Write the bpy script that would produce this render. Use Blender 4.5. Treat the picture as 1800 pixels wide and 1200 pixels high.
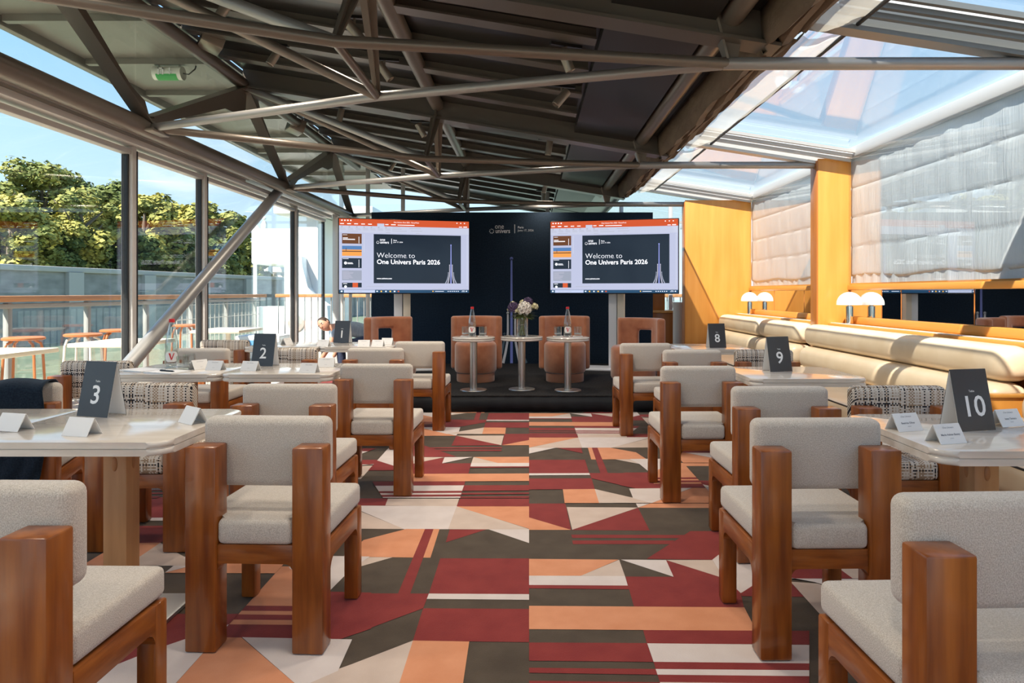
import bpy, bmesh, math, random
from mathutils import Vector, Matrix, noise as mnoise
random.seed(7)
PI = math.pi
R = math.radians
scene = bpy.context.scene
C = scene.collection
for o in list(bpy.data.objects):
    bpy.data.objects.remove(o, do_unlink=True)

# ------------------------------------------------------------------ camera
FPX, CX, CY, EYE = 1200.0, 930.0, 514.0, 1.17
cam_d = bpy.data.cameras.new('camera'); cam = bpy.data.objects.new('camera', cam_d); C.objects.link(cam)
cam.location = (0, 0, EYE); cam.rotation_euler = (PI/2, 0, 0)
cam_d.sensor_fit = 'HORIZONTAL'; cam_d.sensor_width = 36.0; cam_d.lens = 24.0
cam_d.shift_x = -30/1800.0; cam_d.shift_y = -86/1800.0
cam_d.clip_start = 0.05; cam_d.clip_end = 600
scene.camera = cam

# ------------------------------------------------------------------ sky, sun, exposure
W = bpy.data.worlds.new('sky'); scene.world = W; W.use_nodes = True
nt = W.node_tree; nt.nodes.clear()
out = nt.nodes.new('ShaderNodeOutputWorld'); bg = nt.nodes.new('ShaderNodeBackground')
tc = nt.nodes.new('ShaderNodeTexCoord'); sx = nt.nodes.new('ShaderNodeSeparateXYZ')
rmp = nt.nodes.new('ShaderNodeValToRGB')
rmp.color_ramp.elements[0].position = 0.0; rmp.color_ramp.elements[0].color = (0.56, 0.70, 0.80, 1)
rmp.color_ramp.elements[1].position = 0.75; rmp.color_ramp.elements[1].color = (0.13, 0.33, 0.66, 1)
e = rmp.color_ramp.elements.new(0.16); e.color = (0.42, 0.61, 0.78, 1)
e = rmp.color_ramp.elements.new(0.34); e.color = (0.25, 0.48, 0.74, 1)
nz = nt.nodes.new('ShaderNodeTexNoise'); nz.inputs['Scale'].default_value = 3.2; nz.inputs['Detail'].default_value = 7
cr = nt.nodes.new('ShaderNodeValToRGB'); cr.color_ramp.elements[0].position = 0.62; cr.color_ramp.elements[1].position = 0.80
mx = nt.nodes.new('ShaderNodeMixRGB'); mx.inputs[2].default_value = (0.93, 0.95, 0.97, 1)
mp = nt.nodes.new('ShaderNodeMapping'); mp.inputs['Scale'].default_value = (1, 1, 2.6); mp.inputs['Location'].default_value = (0.3, 0.1, 0.45)
L = nt.links.new
L(tc.outputs['Generated'], sx.inputs[0]); L(sx.outputs['Z'], rmp.inputs[0]); L(tc.outputs['Generated'], mp.inputs[0])
L(mp.outputs[0], nz.inputs['Vector']); L(nz.outputs['Fac'], cr.inputs[0]); L(cr.outputs[0], mx.inputs[0]); L(rmp.outputs[0], mx.inputs[1])
L(mx.outputs[0], bg.inputs[0]); L(bg.outputs[0], out.inputs[0])
bg.inputs[1].default_value = 0.82
SUN_DIR = Vector((0.49, 0.60, -1.0)).normalized()
sd = bpy.data.lights.new('sun', 'SUN'); sd.energy = 7.0; sd.angle = R(0.6); sd.color = (1.0, 0.93, 0.82)
so = bpy.data.objects.new('sun', sd); C.objects.link(so)
so.rotation_euler = SUN_DIR.to_track_quat('-Z', 'Y').to_euler(); so.location = (-20, -24, 40)
vs = scene.view_settings
vs.view_transform = 'Standard'; vs.look = 'None'; vs.gamma = 1.0; vs.use_curve_mapping = False
vs.exposure = 1.05

# ------------------------------------------------------------------ helpers
def at(px, py, d):
    return Vector(((px-CX)*d/FPX, d, EYE-(py-CY)*d/FPX))

MATS = {}
def mat(name, c1, rough=0.6, metal=0.0, c2=None, nscale=(8, 8, 8), contrast=(0.35, 0.65), detail=4,
        bump=None, coat=0.0, sheen=0.0, trans=0.0, emit=None, estr=1.0, spec=0.5, ior=1.45, alpha=None, aniso=0):
    m = bpy.data.materials.new(name); m.use_nodes = True; n = m.node_tree; b = n.nodes['Principled BSDF']
    def col(c): return (c[0], c[1], c[2], 1)
    b.inputs['Base Color'].default_value = col(c1); b.inputs['Roughness'].default_value = rough
    b.inputs['Metallic'].default_value = metal; b.inputs['Coat Weight'].default_value = coat
    b.inputs['Coat Roughness'].default_value = 0.12
    b.inputs['Sheen Weight'].default_value = sheen; b.inputs['Transmission Weight'].default_value = trans
    b.inputs['Specular IOR Level'].default_value = spec; b.inputs['IOR'].default_value = ior
    if emit: b.inputs['Emission Color'].default_value = col(emit); b.inputs['Emission Strength'].default_value = estr
    t = n.nodes.new('ShaderNodeTexCoord')
    if c2:
        mp = n.nodes.new('ShaderNodeMapping'); mp.inputs['Scale'].default_value = nscale
        z = n.nodes.new('ShaderNodeTexNoise'); z.inputs['Scale'].default_value = 1.0; z.inputs['Detail'].default_value = detail
        r = n.nodes.new('ShaderNodeValToRGB'); r.color_ramp.elements[0].position = contrast[0]; r.color_ramp.elements[1].position = contrast[1]
        r.color_ramp.elements[0].color = col(c1); r.color_ramp.elements[1].color = col(c2)
        n.links.new(t.outputs['Object'], mp.inputs[0]); n.links.new(mp.outputs[0], z.inputs['Vector'])
        n.links.new(z.outputs['Fac'], r.inputs[0]); n.links.new(r.outputs[0], b.inputs['Base Color'])
    if bump:
        mp = n.nodes.new('ShaderNodeMapping'); s = bump[0]; mp.inputs['Scale'].default_value = s if isinstance(s, tuple) else (s, s, s)
        z = n.nodes.new('ShaderNodeTexNoise'); z.inputs['Scale'].default_value = 1.0; z.inputs['Detail'].default_value = 3
        bp = n.nodes.new('ShaderNodeBump'); bp.inputs['Strength'].default_value = bump[1]; bp.inputs['Distance'].default_value = bump[2]
        n.links.new(t.outputs['Object'], mp.inputs[0]); n.links.new(mp.outputs[0], z.inputs['Vector'])
        n.links.new(z.outputs['Fac'], bp.inputs['Height']); n.links.new(bp.outputs[0], b.inputs['Normal'])
    MATS[name] = m
    return m

def glass_pane_mat(name, tint=(1, 1, 1), base=0.03, grazing=0.55, rough=0.0, power=3.0):
    m = bpy.data.materials.new(name); m.use_nodes = True; n = m.node_tree; n.nodes.clear()
    o = n.nodes.new('ShaderNodeOutputMaterial'); mixs = n.nodes.new('ShaderNodeMixShader')
    tr = n.nodes.new('ShaderNodeBsdfTransparent'); tr.inputs[0].default_value = (*tint, 1)
    gl = n.nodes.new('ShaderNodeBsdfGlossy'); gl.inputs['Roughness'].default_value = rough; gl.inputs[0].default_value = (1, 1, 1, 1)
    lw = n.nodes.new('ShaderNodeLayerWeight'); lw.inputs[0].default_value = 0.5
    p = n.nodes.new('ShaderNodeMath'); p.operation = 'POWER'; p.inputs[1].default_value = power
    ma = n.nodes.new('ShaderNodeMath'); ma.operation = 'MULTIPLY_ADD'; ma.inputs[1].default_value = grazing; ma.inputs[2].default_value = base
    n.links.new(lw.outputs['Facing'], p.inputs[0]); n.links.new(p.outputs[0], ma.inputs[0]); n.links.new(ma.outputs[0], mixs.inputs[0])
    n.links.new(tr.outputs[0], mixs.inputs[1]); n.links.new(gl.outputs[0], mixs.inputs[2]); n.links.new(mixs.outputs[0], o.inputs[0])
    MATS[name] = m
    return m

# ---- mesh builders working on a bmesh
def bx(bm, x0, x1, y0, y1, z0, z1, bev=0.0, seg=2, mi=0, mtx=None):
    r = bmesh.ops.create_cube(bm, size=1.0)
    vv = r['verts']
    for v in vv:
        v.co = Vector(((x0+x1)/2+v.co.x*(x1-x0), (y0+y1)/2+v.co.y*(y1-y0), (z0+z1)/2+v.co.z*(z1-z0)))
        if mtx: v.co = mtx @ v.co
    fs = set(f for v in vv for f in v.link_faces)
    for f in fs: f.material_index = mi
    if bev > 0:
        es = list(set(e for v in vv for e in v.link_edges))
        bmesh.ops.bevel(bm, geom=es, offset=bev, segments=seg, profile=0.5, affect='EDGES', clamp_overlap=True, material=-1)
    return bm

def frame_of(d):
    d = d.normalized(); up = Vector((0, 0, 1)) if abs(d.z) < 0.95 else Vector((1, 0, 0))
    a = d.cross(up).normalized(); b = a.cross(d).normalized()
    return a, b

def tube(bm, pts, rad, n=12, caps=True, mi=0):
    pts = [Vector(p) for p in pts]; rings = []
    rr = rad if isinstance(rad, (list, tuple)) else [rad]*len(pts)
    pa = None
    for i, p in enumerate(pts):
        d = (pts[min(i+1, len(pts)-1)]-pts[max(i-1, 0)])
        a, b = frame_of(d)
        if pa is not None:
            a = (pa - d.normalized()*pa.dot(d.normalized())).normalized(); b = a.cross(d.normalized())
            b = -b if False else b
        pa = a
        b = d.normalized().cross(a)
        rings.append([bm.verts.new(p+a*rr[i]*math.cos(2*PI*k/n)+b*rr[i]*math.sin(2*PI*k/n)) for k in range(n)])
    for i in range(len(rings)-1):
        for k in range(n):
            f = bm.faces.new((rings[i][k], rings[i][(k+1) % n], rings[i+1][(k+1) % n], rings[i+1][k])); f.material_index = mi
    if caps:
        f = bm.faces.new(list(reversed(rings[0]))); f.material_index = mi
        f = bm.faces.new(rings[-1]); f.material_index = mi
    return bm

def lathe(bm, prof, n=24, c=(0, 0, 0), mi=0):
    rings = []
    for r, z in prof:
        if r < 1e-5: rings.append([bm.verts.new((c[0], c[1], c[2]+z))])
        else: rings.append([bm.verts.new((c[0]+r*math.cos(2*PI*k/n), c[1]+r*math.sin(2*PI*k/n), c[2]+z)) for k in range(n)])
    for i in range(len(rings)-1):
        A, B = rings[i], rings[i+1]
        for k in range(n):
            k2 = (k+1) % n
            if len(A) == 1 and len(B) == 1: continue
            if len(A) == 1: f = bm.faces.new((A[0], B[k2], B[k]))
            elif len(B) == 1: f = bm.faces.new((A[k], A[k2], B[0]))
            else: f = bm.faces.new((A[k], A[k2], B[k2], B[k]))
            f.material_index = mi
    return bm

def prism(bm, poly, axis, a0, a1, bev=0.0, seg=2, mi=0):
    """polygon in the plane across `axis`, extruded from a0 to a1"""
    def P(u, v, w):
        if axis == 'x': return Vector((w, u, v))
        if axis == 'y': return Vector((u, w, v))
        return Vector((u, v, w))
    A = [bm.verts.new(P(u, v, a0)) for u, v in poly]; B = [bm.verts.new(P(u, v, a1)) for u, v in poly]
    fs = [bm.faces.new(A), bm.faces.new(list(reversed(B)))]
    n = len(A)
    for i in range(n): fs.append(bm.faces.new((A[i], B[i], B[(i+1) % n], A[(i+1) % n])))
    for f in fs: f.material_index = mi
    if bev > 0:
        es = list(set(e for v in A+B for e in v.link_edges))
        bmesh.ops.bevel(bm, geom=es, offset=bev, segments=seg, profile=0.5, affect='EDGES', clamp_overlap=True)
    return bm

def plate(bm, poly3, nrm, th, mi=0):
    """3D polygon thickened along nrm"""
    nrm = Vector(nrm).normalized()
    A = [bm.verts.new(Vector(p)-nrm*th/2) for p in poly3]; B = [bm.verts.new(Vector(p)+nrm*th/2) for p in poly3]
    n = len(A)
    bm.faces.new(list(reversed(A))).material_index = mi; bm.faces.new(B).material_index = mi
    for i in range(n): bm.faces.new((A[i], A[(i+1) % n], B[(i+1) % n], B[i])).material_index = mi
    return bm

def sphere(bm, c, r, su=14, sv=9, mi=0):
    r = r if isinstance(r, (tuple, list)) else (r, r, r)
    res = bmesh.ops.create_uvsphere(bm, u_segments=su, v_segments=sv, radius=1.0)
    for v in res['verts']: v.co = Vector((c[0]+v.co.x*r[0], c[1]+v.co.y*r[1], c[2]+v.co.z*r[2]))
    for f in set(f for v in res['verts'] for f in v.link_faces): f.material_index = mi
    return bm

def to_mesh(name, bm, mats, smooth=40):
    bmesh.ops.recalc_face_normals(bm, faces=bm.faces)
    me = bpy.data.meshes.new(name); bm.to_mesh(me); bm.free()
    for m in (mats if isinstance(mats, (list, tuple)) else [mats]): me.materials.append(m)
    if smooth:
        me.shade_smooth(); me.set_sharp_from_angle(angle=R(smooth))
    return me

def link(name, me, parent=None, loc=(0, 0, 0), rot=(0, 0, 0), label=None):
    o = bpy.data.objects.new(name, me); C.objects.link(o); o.parent = parent
    o.location = loc; o.rotation_euler = rot
    if label: o['label'] = label
    return o

def obj(name, bm, mats, parent=None, loc=(0, 0, 0), rot=(0, 0, 0), smooth=40, label=None):
    return link(name, to_mesh(name, bm, mats, smooth), parent, loc, rot, label)

def NB(): return bmesh.new()
def B1(*a, **k): return bx(NB(), *a, **k)

def tag(o, label, cat, group=None, kind=None):
    if label: o['label'] = label
    if cat: o['category'] = cat
    if group: o['group'] = group
    if kind: o['kind'] = kind
    return o

def thing(name, label, cat, loc=(0, 0, 0), rz=0.0, group=None):
    o = bpy.data.objects.new(name, None); C.objects.link(o); o.empty_display_size = 0.1
    o.location = loc; o.rotation_euler = (0, 0, rz)
    return tag(o, label, cat, group)

def structure(o, label=None):
    o['kind'] = 'structure'
    if label: o['label'] = label
    return o

def struct_empty(name, label, loc=(0, 0, 0)):
    o = bpy.data.objects.new(name, None); C.objects.link(o); o.location = loc; o.empty_display_size = 0.1
    return structure(o, label)

def copy_tree(root, loc, rz, label, group=None, parent=None):
    r = root.copy(); C.objects.link(r); r.parent = parent; r.location = loc; r.rotation_euler = (0, 0, rz)
    if label: r['label'] = label
    if group: r['group'] = group
    for ch in root.children:
        c = ch.copy(); C.objects.link(c); c.parent = r
        for g in ch.children:
            d = g.copy(); C.objects.link(d); d.parent = c
    return r

def text_mesh(body, size, m, parent, loc, rot=(PI/2, 0, 0), align='LEFT', offset=0.0, name='lettering', shear=0.0, extr=0.0, sx=1.0):
    cu = bpy.data.curves.new('t', 'FONT'); cu.body = body; cu.size = size; cu.align_x = align; cu.offset = offset
    cu.resolution_u = 3; cu.shear = shear; cu.extrude = extr
    t = bpy.data.objects.new('t', cu); C.objects.link(t)
    dg = bpy.context.evaluated_depsgraph_get(); dg.update()
    me = bpy.data.meshes.new_from_object(t.evaluated_get(dg)); bpy.data.objects.remove(t, do_unlink=True)
    me.materials.clear(); me.materials.append(m)
    o = link(name, me, parent, loc, rot); o.scale = (sx, 1, 1); o['kind'] = 'stuff'
    return o

def rrect(w, h, r, n=5):
    """rounded rectangle outline centred at 0"""
    pts = []
    for cx_, cy_, a0 in ((w/2-r, h/2-r, 0), (-w/2+r, h/2-r, 90), (-w/2+r, -h/2+r, 180), (w/2-r, -h/2+r, 270)):
        for k in range(n+1):
            a = R(a0+90*k/n); pts.append((cx_+r*math.cos(a), cy_+r*math.sin(a)))
    return pts

# ------------------------------------------------------------------ materials
wood_chair = mat('chair_wood', (0.150, 0.036, 0.007), 0.30, c2=(0.39, 0.122, 0.020), nscale=(30, 30, 2.4), contrast=(0.28, 0.78), coat=0.3, bump=((60, 60, 5), 0.06, 0.002), detail=6)
wood_chair_rail = mat('chair_wood_rail', (0.150, 0.036, 0.007), 0.30, c2=(0.39, 0.122, 0.020), nscale=(5, 5, 44), contrast=(0.28, 0.78), coat=0.3, detail=6)
fabric = mat('boucle_fabric', (0.44, 0.390, 0.335), 0.95, c2=(0.66, 0.61, 0.55), nscale=(420, 420, 300), contrast=(0.36, 0.64), sheen=0.4, bump=(420, 0.6, 0.003), spec=0.1, detail=3)
oak = mat('table_oak', (0.42, 0.21, 0.085), 0.4, c2=(0.56, 0.31, 0.14), nscale=(22, 22, 2.2), contrast=(0.3, 0.7))
oak_plug = mat('oak_plug', (0.40, 0.19, 0.08), 0.4)
stone = mat('travertine', (0.60, 0.54, 0.47), 0.13, c2=(0.76, 0.715, 0.66), nscale=(3, 14, 14), contrast=(0.3, 0.7), detail=7, coat=0.3)
steel = mat('brushed_steel', (0.62, 0.61, 0.59), 0.33, metal=1.0)
steel_dull = mat('table_base_steel', (0.42, 0.43, 0.44), 0.42, metal=0.8)
chrome = mat('chrome', (0.85, 0.85, 0.84), 0.06, metal=1.0)
truss_paint = mat('truss_paint', (0.19, 0.165, 0.14), 0.36, metal=0.45)
brace_paint = mat('brace_paint', (0.32, 0.315, 0.31), 0.38, metal=0.45)
deck_metal = mat('roof_deck', (0.016, 0.016, 0.016), 0.30, metal=0.35, c2=(0.034, 0.032, 0.030), nscale=(1.2, 3, 3))
purlin_paint = mat('purlin_paint', (0.135, 0.12, 0.105), 0.34, metal=0.4)
panel_dark = mat('dark_panel', (0.016, 0.015, 0.015), 0.42)
soffit_m = mat('soffit', (0.22, 0.21, 0.19), 0.35, metal=0.3)
alu = mat('aluminium', (0.58, 0.555, 0.53), 0.42, metal=0.25)
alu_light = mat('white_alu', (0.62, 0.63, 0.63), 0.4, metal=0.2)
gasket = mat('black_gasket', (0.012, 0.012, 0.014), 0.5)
alu_shade = mat('shaded_alu', (0.20, 0.21, 0.21), 0.4, metal=0.3)  # darker copy of the aluminium: shade on the near skylight rafters put into the colour
pane_m = glass_pane_mat('window_glass', (0.985, 0.995, 0.99), 0.02, 0.45)
pane_in = glass_pane_mat('inner_glass', (0.97, 0.98, 0.98), 0.03, 0.45)

def sheer(name, c, bump, trl, trp):
    m = mat(name, c, 0.9, bump=bump); n = m.node_tree; b = n.nodes['Principled BSDF']; o_ = [x for x in n.nodes if x.type == 'OUTPUT_MATERIAL'][0]
    t_ = n.nodes.new('ShaderNodeBsdfTranslucent'); t_.inputs[0].default_value = (*c, 1); p_ = n.nodes.new('ShaderNodeBsdfTransparent')
    m1 = n.nodes.new('ShaderNodeMixShader'); m1.inputs[0].default_value = trl; m2 = n.nodes.new('ShaderNodeMixShader'); m2.inputs[0].default_value = trp
    n.links.new(b.outputs[0], m1.inputs[1]); n.links.new(t_.outputs[0], m1.inputs[2]); n.links.new(m1.outputs[0], m2.inputs[1]); n.links.new(p_.outputs[0], m2.inputs[2]); n.links.new(m2.outputs[0], o_.inputs[0])
    return m
cream_cloth = sheer('cream_cloth', (0.72, 0.66, 0.56), ((3, 20, 3), 0.5, 0.03), 0.5, 0.46)
blind_m = sheer('blind_cloth', (0.76, 0.785, 0.81), ((6, 46, 2.5), 0.5, 0.014), 0.35, 0.0)
brown_cloth = mat('brown_cloth', (0.115, 0.082, 0.055), 0.85, bump=((3, 10, 20), 0.4, 0.02), c2=(0.16, 0.118, 0.08), nscale=(3, 3, 9))
cherry = mat('cherry_panel', (0.68, 0.262, 0.040), 0.36, c2=(0.82, 0.365, 0.078), nscale=(9, 9, 0.9), contrast=(0.25, 0.75), coat=0.25)
cherry_h = mat('cherry_panel_long', (0.60, 0.25, 0.045), 0.33, c2=(0.72, 0.34, 0.075), nscale=(9, 0.9, 9), contrast=(0.25, 0.75), coat=0.25)
cherry_dk = mat('cherry_dark', (0.36, 0.115, 0.022), 0.35, c2=(0.48, 0.17, 0.035), nscale=(9, 9, 1), contrast=(0.25, 0.75), coat=0.25)
leather = mat('cream_leather', (0.74, 0.57, 0.37), 0.36, c2=(0.80, 0.64, 0.44), nscale=(5, 5, 5), bump=(90, 0.05, 0.002))
mirror_m = mat('mirror', (0.78, 0.78, 0.78), 0.015, metal=1.0)
velvet = mat('terracotta_velvet', (0.36, 0.125, 0.058), 0.75, c2=(0.45, 0.175, 0.085), nscale=(9, 9, 9), sheen=0.7, spec=0.2, bump=(160, 0.1, 0.002))
velvet_lt = mat('terracotta_base', (0.42, 0.18, 0.10), 0.7, sheen=0.4, spec=0.2)
stage_m = mat('stage_carpet', (0.018, 0.018, 0.020), 0.95, c2=(0.035, 0.034, 0.034), nscale=(60, 60, 60), bump=(220, 0.4, 0.003), spec=0.1)
stage_skirt = mat('stage_skirt', (0.006, 0.008, 0.012), 0.8, bump=((2, 2, 14), 0.3, 0.02))
navy = mat('backdrop_navy', (0.014, 0.025, 0.042), 0.85, c2=(0.020, 0.035, 0.058), nscale=(50, 50, 50), spec=0.12)
logo_w = mat('print_white', (0.92, 0.92, 0.94), 0.6)
logo_g = mat('print_grey', (0.72, 0.73, 0.78), 0.6)
logo_d = mat('print_slate', (0.10, 0.16, 0.21), 0.6)
logo_b = mat('print_blue', (0.22, 0.27, 0.72), 0.6)
tv_black = mat('tv_black', (0.008, 0.008, 0.009), 0.3)
card_dark = mat('card_charcoal', (0.050, 0.052, 0.058), 0.24)
card_white = mat('card_white', (0.82, 0.81, 0.80), 0.6)
ink = mat('ink_grey', (0.22, 0.23, 0.26), 0.7)
num_white = mat('number_white', (0.85, 0.86, 0.87), 0.5)
clear_glass = mat('clear_glass', (1, 1, 1), 0.01, trans=1.0, ior=1.38)
water_clear = mat('drinking_water', (0.96, 0.98, 0.98), 0.01, trans=1.0, ior=1.2)
cap_red = mat('cap_red', (0.62, 0.015, 0.02), 0.35)
label_m = mat('bottle_label', (0.80, 0.78, 0.76), 0.5)
navy_cloth = mat('navy_wool', (0.007, 0.014, 0.026), 0.95, c2=(0.014, 0.026, 0.044), nscale=(150, 150, 150), sheen=0.1, bump=(200, 0.5, 0.004), spec=0.1)
black_pl = mat('black_plastic', (0.012, 0.012, 0.013), 0.35)
spot_m = mat('spot_metal', (0.30, 0.26, 0.22), 0.35, metal=0.6)
lamp_white = mat('lamp_opal', (0.90, 0.89, 0.86), 0.25)
paper = mat('paper_white', (0.80, 0.80, 0.80), 0.6)

# woven tweed
def tweed_mat():
    m = bpy.data.materials.new('tweed'); m.use_nodes = True; n = m.node_tree; b = n.nodes['Principled BSDF']
    b.inputs['Roughness'].default_value = 0.95; b.inputs['Specular IOR Level'].default_value = 0.1
    t = n.nodes.new('ShaderNodeTexCoord'); sep = n.nodes.new('ShaderNodeSeparateXYZ'); n.links.new(t.outputs['Object'], sep.inputs[0])
    ad = n.nodes.new('ShaderNodeMath'); ad.operation = 'ADD'; n.links.new(sep.outputs['Z'], ad.inputs[0]); n.links.new(sep.outputs['Y'], ad.inputs[1])
    comb = n.nodes.new('ShaderNodeCombineXYZ'); n.links.new(sep.outputs['X'], comb.inputs[0]); n.links.new(ad.outputs[0], comb.inputs[1])
    def snap(ix, iy):
        s = n.nodes.new('ShaderNodeVectorMath'); s.operation = 'SNAP'; s.inputs[1].default_value = (ix, iy, 1); n.links.new(comb.outputs[0], s.inputs[0])
        w = n.nodes.new('ShaderNodeTexWhiteNoise'); w.noise_dimensions = '2D'; n.links.new(s.outputs[0], w.inputs['Vector']); return w
    def ramp(w, cols):
        r = n.nodes.new('ShaderNodeValToRGB'); r.color_ramp.interpolation = 'CONSTANT'
        while len(r.color_ramp.elements) < len(cols): r.color_ramp.elements.new(0.5)
        for e_, (p, c) in zip(r.color_ramp.elements, cols): e_.position = p; e_.color = (*c, 1)
        n.links.new(w.outputs['Value'], r.inputs[0]); return r
    T = 0.0068
    warp = ramp(snap(T, 50.0), [(0, (0.52, 0.45, 0.375)), (0.28, (0.33, 0.235, 0.155)), (0.50, (0.022, 0.022, 0.028)), (0.72, (0.66, 0.62, 0.57))])
    weft = ramp(snap(50.0, T), [(0, (0.66, 0.61, 0.55)), (0.36, (0.36, 0.27, 0.19)), (0.56, (0.025, 0.026, 0.035)), (0.76, (0.60, 0.54, 0.47))])
    ck = n.nodes.new('ShaderNodeTexChecker'); ck.inputs['Scale'].default_value = 1/T; n.links.new(comb.outputs[0], ck.inputs['Vector'])
    mxn = n.nodes.new('ShaderNodeMixRGB'); n.links.new(ck.outputs['Fac'], mxn.inputs[0]); n.links.new(warp.outputs[0], mxn.inputs[1]); n.links.new(weft.outputs[0], mxn.inputs[2])
    n.links.new(mxn.outputs[0], b.inputs['Base Color'])
    bp = n.nodes.new('ShaderNodeBump'); bp.inputs['Strength'].default_value = 0.4; bp.inputs['Distance'].default_value = 0.003
    n.links.new(ck.outputs['Fac'], bp.inputs['Height']); n.links.new(bp.outputs[0], b.inputs['Normal'])
    return m
tweed = tweed_mat()

# ------------------------------------------------------------------ FLOOR: patterned carpet (flat woven print, one face per colour patch)
def car(c, c2): return mat('carpet_'+c[0], c[1], 0.95, c2=c2, nscale=(9, 9, 9), contrast=(0.25, 0.8), detail=8, spec=0.1, sheen=0.15, bump=(260, 0.35, 0.003))
CAR = {'K': car(('dark', (0.058, 0.041, 0.027)), (0.092, 0.069, 0.047)),
       'R': car(('red', (0.190, 0.019, 0.018)), (0.255, 0.034, 0.028)),
       'O': car(('orange', (0.58, 0.235, 0.115)), (0.68, 0.305, 0.165)),
       'W': car(('white', (0.585, 0.515, 0.49)), (0.665, 0.60, 0.575)),
       'B': car(('beige', (0.52, 0.41, 0.345)), (0.60, 0.49, 0.42))}
ckeys = list(CAR)
def pa(*p): return [(620+x/3.637, 870+y/3.637) for x, y in p]
def pb(*p): return [(900+x/3.636, 870+y/3.636) for x, y in p]
def pc(*p): return [(250+x/4.445, 930+y/4.445) for x, y in p]
LEFTP = [
 ('R', pa((-600, -30), (240, -30), (210, 62), (-600, 62))), ('B', pa((225, 18), (680, 18), (665, 68), (208, 62))), ('R', pa((690, 10), (1140, 10), (1140, 68), (663, 68))),
 ('K', pa((684, -2), (1140, -2), (1140, 18), (680, 18))),
 ('W', pa((-500, 60), (665, 66), (610, 213), (330, 213), (0, 75), (-500, -20))), ('B', pa((-500, 50), (0, 80), (330, 212), (-500, 207))),
 ('B', pa((665, 66), (1140, 216), (610, 213))), ('O', pa((665, 68), (1140, 68), (1140, 214))),
 ('O', pa((340, 212), (555, 212), (497, 395), (-60, 388), (70, 282))), ('R', pa((462, 212), (517, 212), (367, 625), (290, 622))),
 ('R', pa((620, 215), (855, 215), (595, 297))), ('W', pa((870, 215), (1140, 215), (1140, 306))), ('B', pa((-300, 388), (255, 393), (0, 465), (-300, 560))),
 ('R', pa((560, 399), (1140, 400), (1140, 628), (487, 624))), ('W', pa((482, 624), (1140, 628), (1140, 664), (470, 658))),
 ('R', pa((450, 718), (1140, 722), (1140, 934), (385, 924))), ('R', pa((-200, 622), (487, 624), (450, 718), (0, 885), (-260, 970))),
 ('B', pa((385, 924), (295, 1220), (-500, 1220), (-300, 1180), (0, 1072))), ('O', pa((385, 924), (745, 930), (702, 1220), (290, 1220))),
 ('W', pc((-400, -200), (190, -200), (250, 60), (190, 188), (-400, 188))), ('O', pc((-400, 188), (270, 190), (65, 350), (-400, 700))),
 ('O', pc((875, 285), (1160, 285), (1460, 480), (1400, 595), (-400, 585), (-400, 466), (690, 470))),
 ('W', pc((1150, 200), (1778, 208), (1640, 300), (1460, 480), (1150, 300))),
 ('O', pc((-400, 580), (1405, 590), (1330, 742), (-400, 738))), ('R', pc((300, 588), (1390, 595), (1365, 635), (290, 628))), ('R', pc((270, 655), (1345, 665), (1320, 705), (250, 697))),
 ('R', pc((1460, 482), (1790, 490), (1790, 770), (1550, 852), (300, 832), (380, 735), (1330, 742))),
 ('O', pc((-400, 830), (775, 840), (1230, 1230), (-500, 1230))), ('R', pc((-200, 830), (265, 830), (140, 945), (-300, 1230), (-420, 1230))), ('R', pc((350, 832), (420, 880), (0, 1230), (-160, 1230))),
 ('W', pc((780, 838), (1640, 855), (1530, 1100), (1230, 1230))), ('B', pc((1530, 1100), (1790, 1000), (1790, 1230), (1230, 1230))),
]
RIGHTP = [
 ('R', pb((90, -20), (326, -20), (378, 217), (90, 132))), ('O', pb((90, 132), (378, 217), (90, 217))),
 ('W', pb((755, -20), (1040, -20), (960, 20), (806, 75))), ('O', pb((806, 76), (1000, 8), (1900, 10), (1900, 80))),
 ('B', pb((350, 72), (806, 75), (385, 217))), ('R', pb((806, 77), (880, 222), (380, 218))),
 ('R', pb((378, 248), (1120, 250), (1090, 270), (385, 268))), ('R', pb((385, 285), (1040, 285), (1010, 308), (390, 308))),
 ('R', pb((1140, 225), (1700, 225), (1360, 345), (1280, 408), (860, 402))), ('W', pb((1900, 60), (1360, 345), (1280, 408), (1360, 530), (1462, 620), (1900, 400))),
 ('O', pb((100, 402), (682, 407), (440, 510), (100, 510))), ('B', pb((685, 408), (722, 512), (440, 510))),
 ('W', pb((695, 407), (985, 410), (1033, 517))), ('R', pb((985, 411), (1360, 525), (1462, 620), (1482, 712), (780, 708), (725, 515), (1033, 517))),
 ('B', pb((985, 410), (1280, 410), (1360, 528))), ('R', pb((1462, 622), (1700, 470), (1900, 470), (1900, 645), (1470, 640))),
 ('W', pb((100, 510), (722, 512), (740, 573), (100, 569))), ('R', pb((100, 569), (740, 573), (748, 597), (100, 590))),
 ('O', pb((100, 702), (1485, 712), (1562, 862), (100, 851))), ('R', pb((838, 857), (1900, 862), (1900, 950), (862, 942))),
 ('R', pb((100, 936), (862, 940), (905, 1060), (100, 1052))), ('R', pb((100, 1097), (918, 1105), (930, 1142), (100, 1129))), ('R', pb((100, 1180), (945, 1190), (960, 1230), (100, 1230))),
 ('W', pb((864, 942), (1900, 952), (1900, 1070), (905, 1060))), ('R', pb((905, 1060), (1900, 1070), (1900, 1114), (918, 1106))), ('W', pb((918, 1106), (1900, 1114), (1900, 1152), (930, 1142))),
 ('R', pb((930, 1142), (1900, 1152), (1900, 1200), (945, 1190))), ('W', pb((945, 1190), (1900, 1200), (1900, 1240), (960, 1240))),
]
def ground(p):
    d = FPX*EYE/(p[1]-CY); return ((p[0]-CX)*d/FPX, d)
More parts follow.
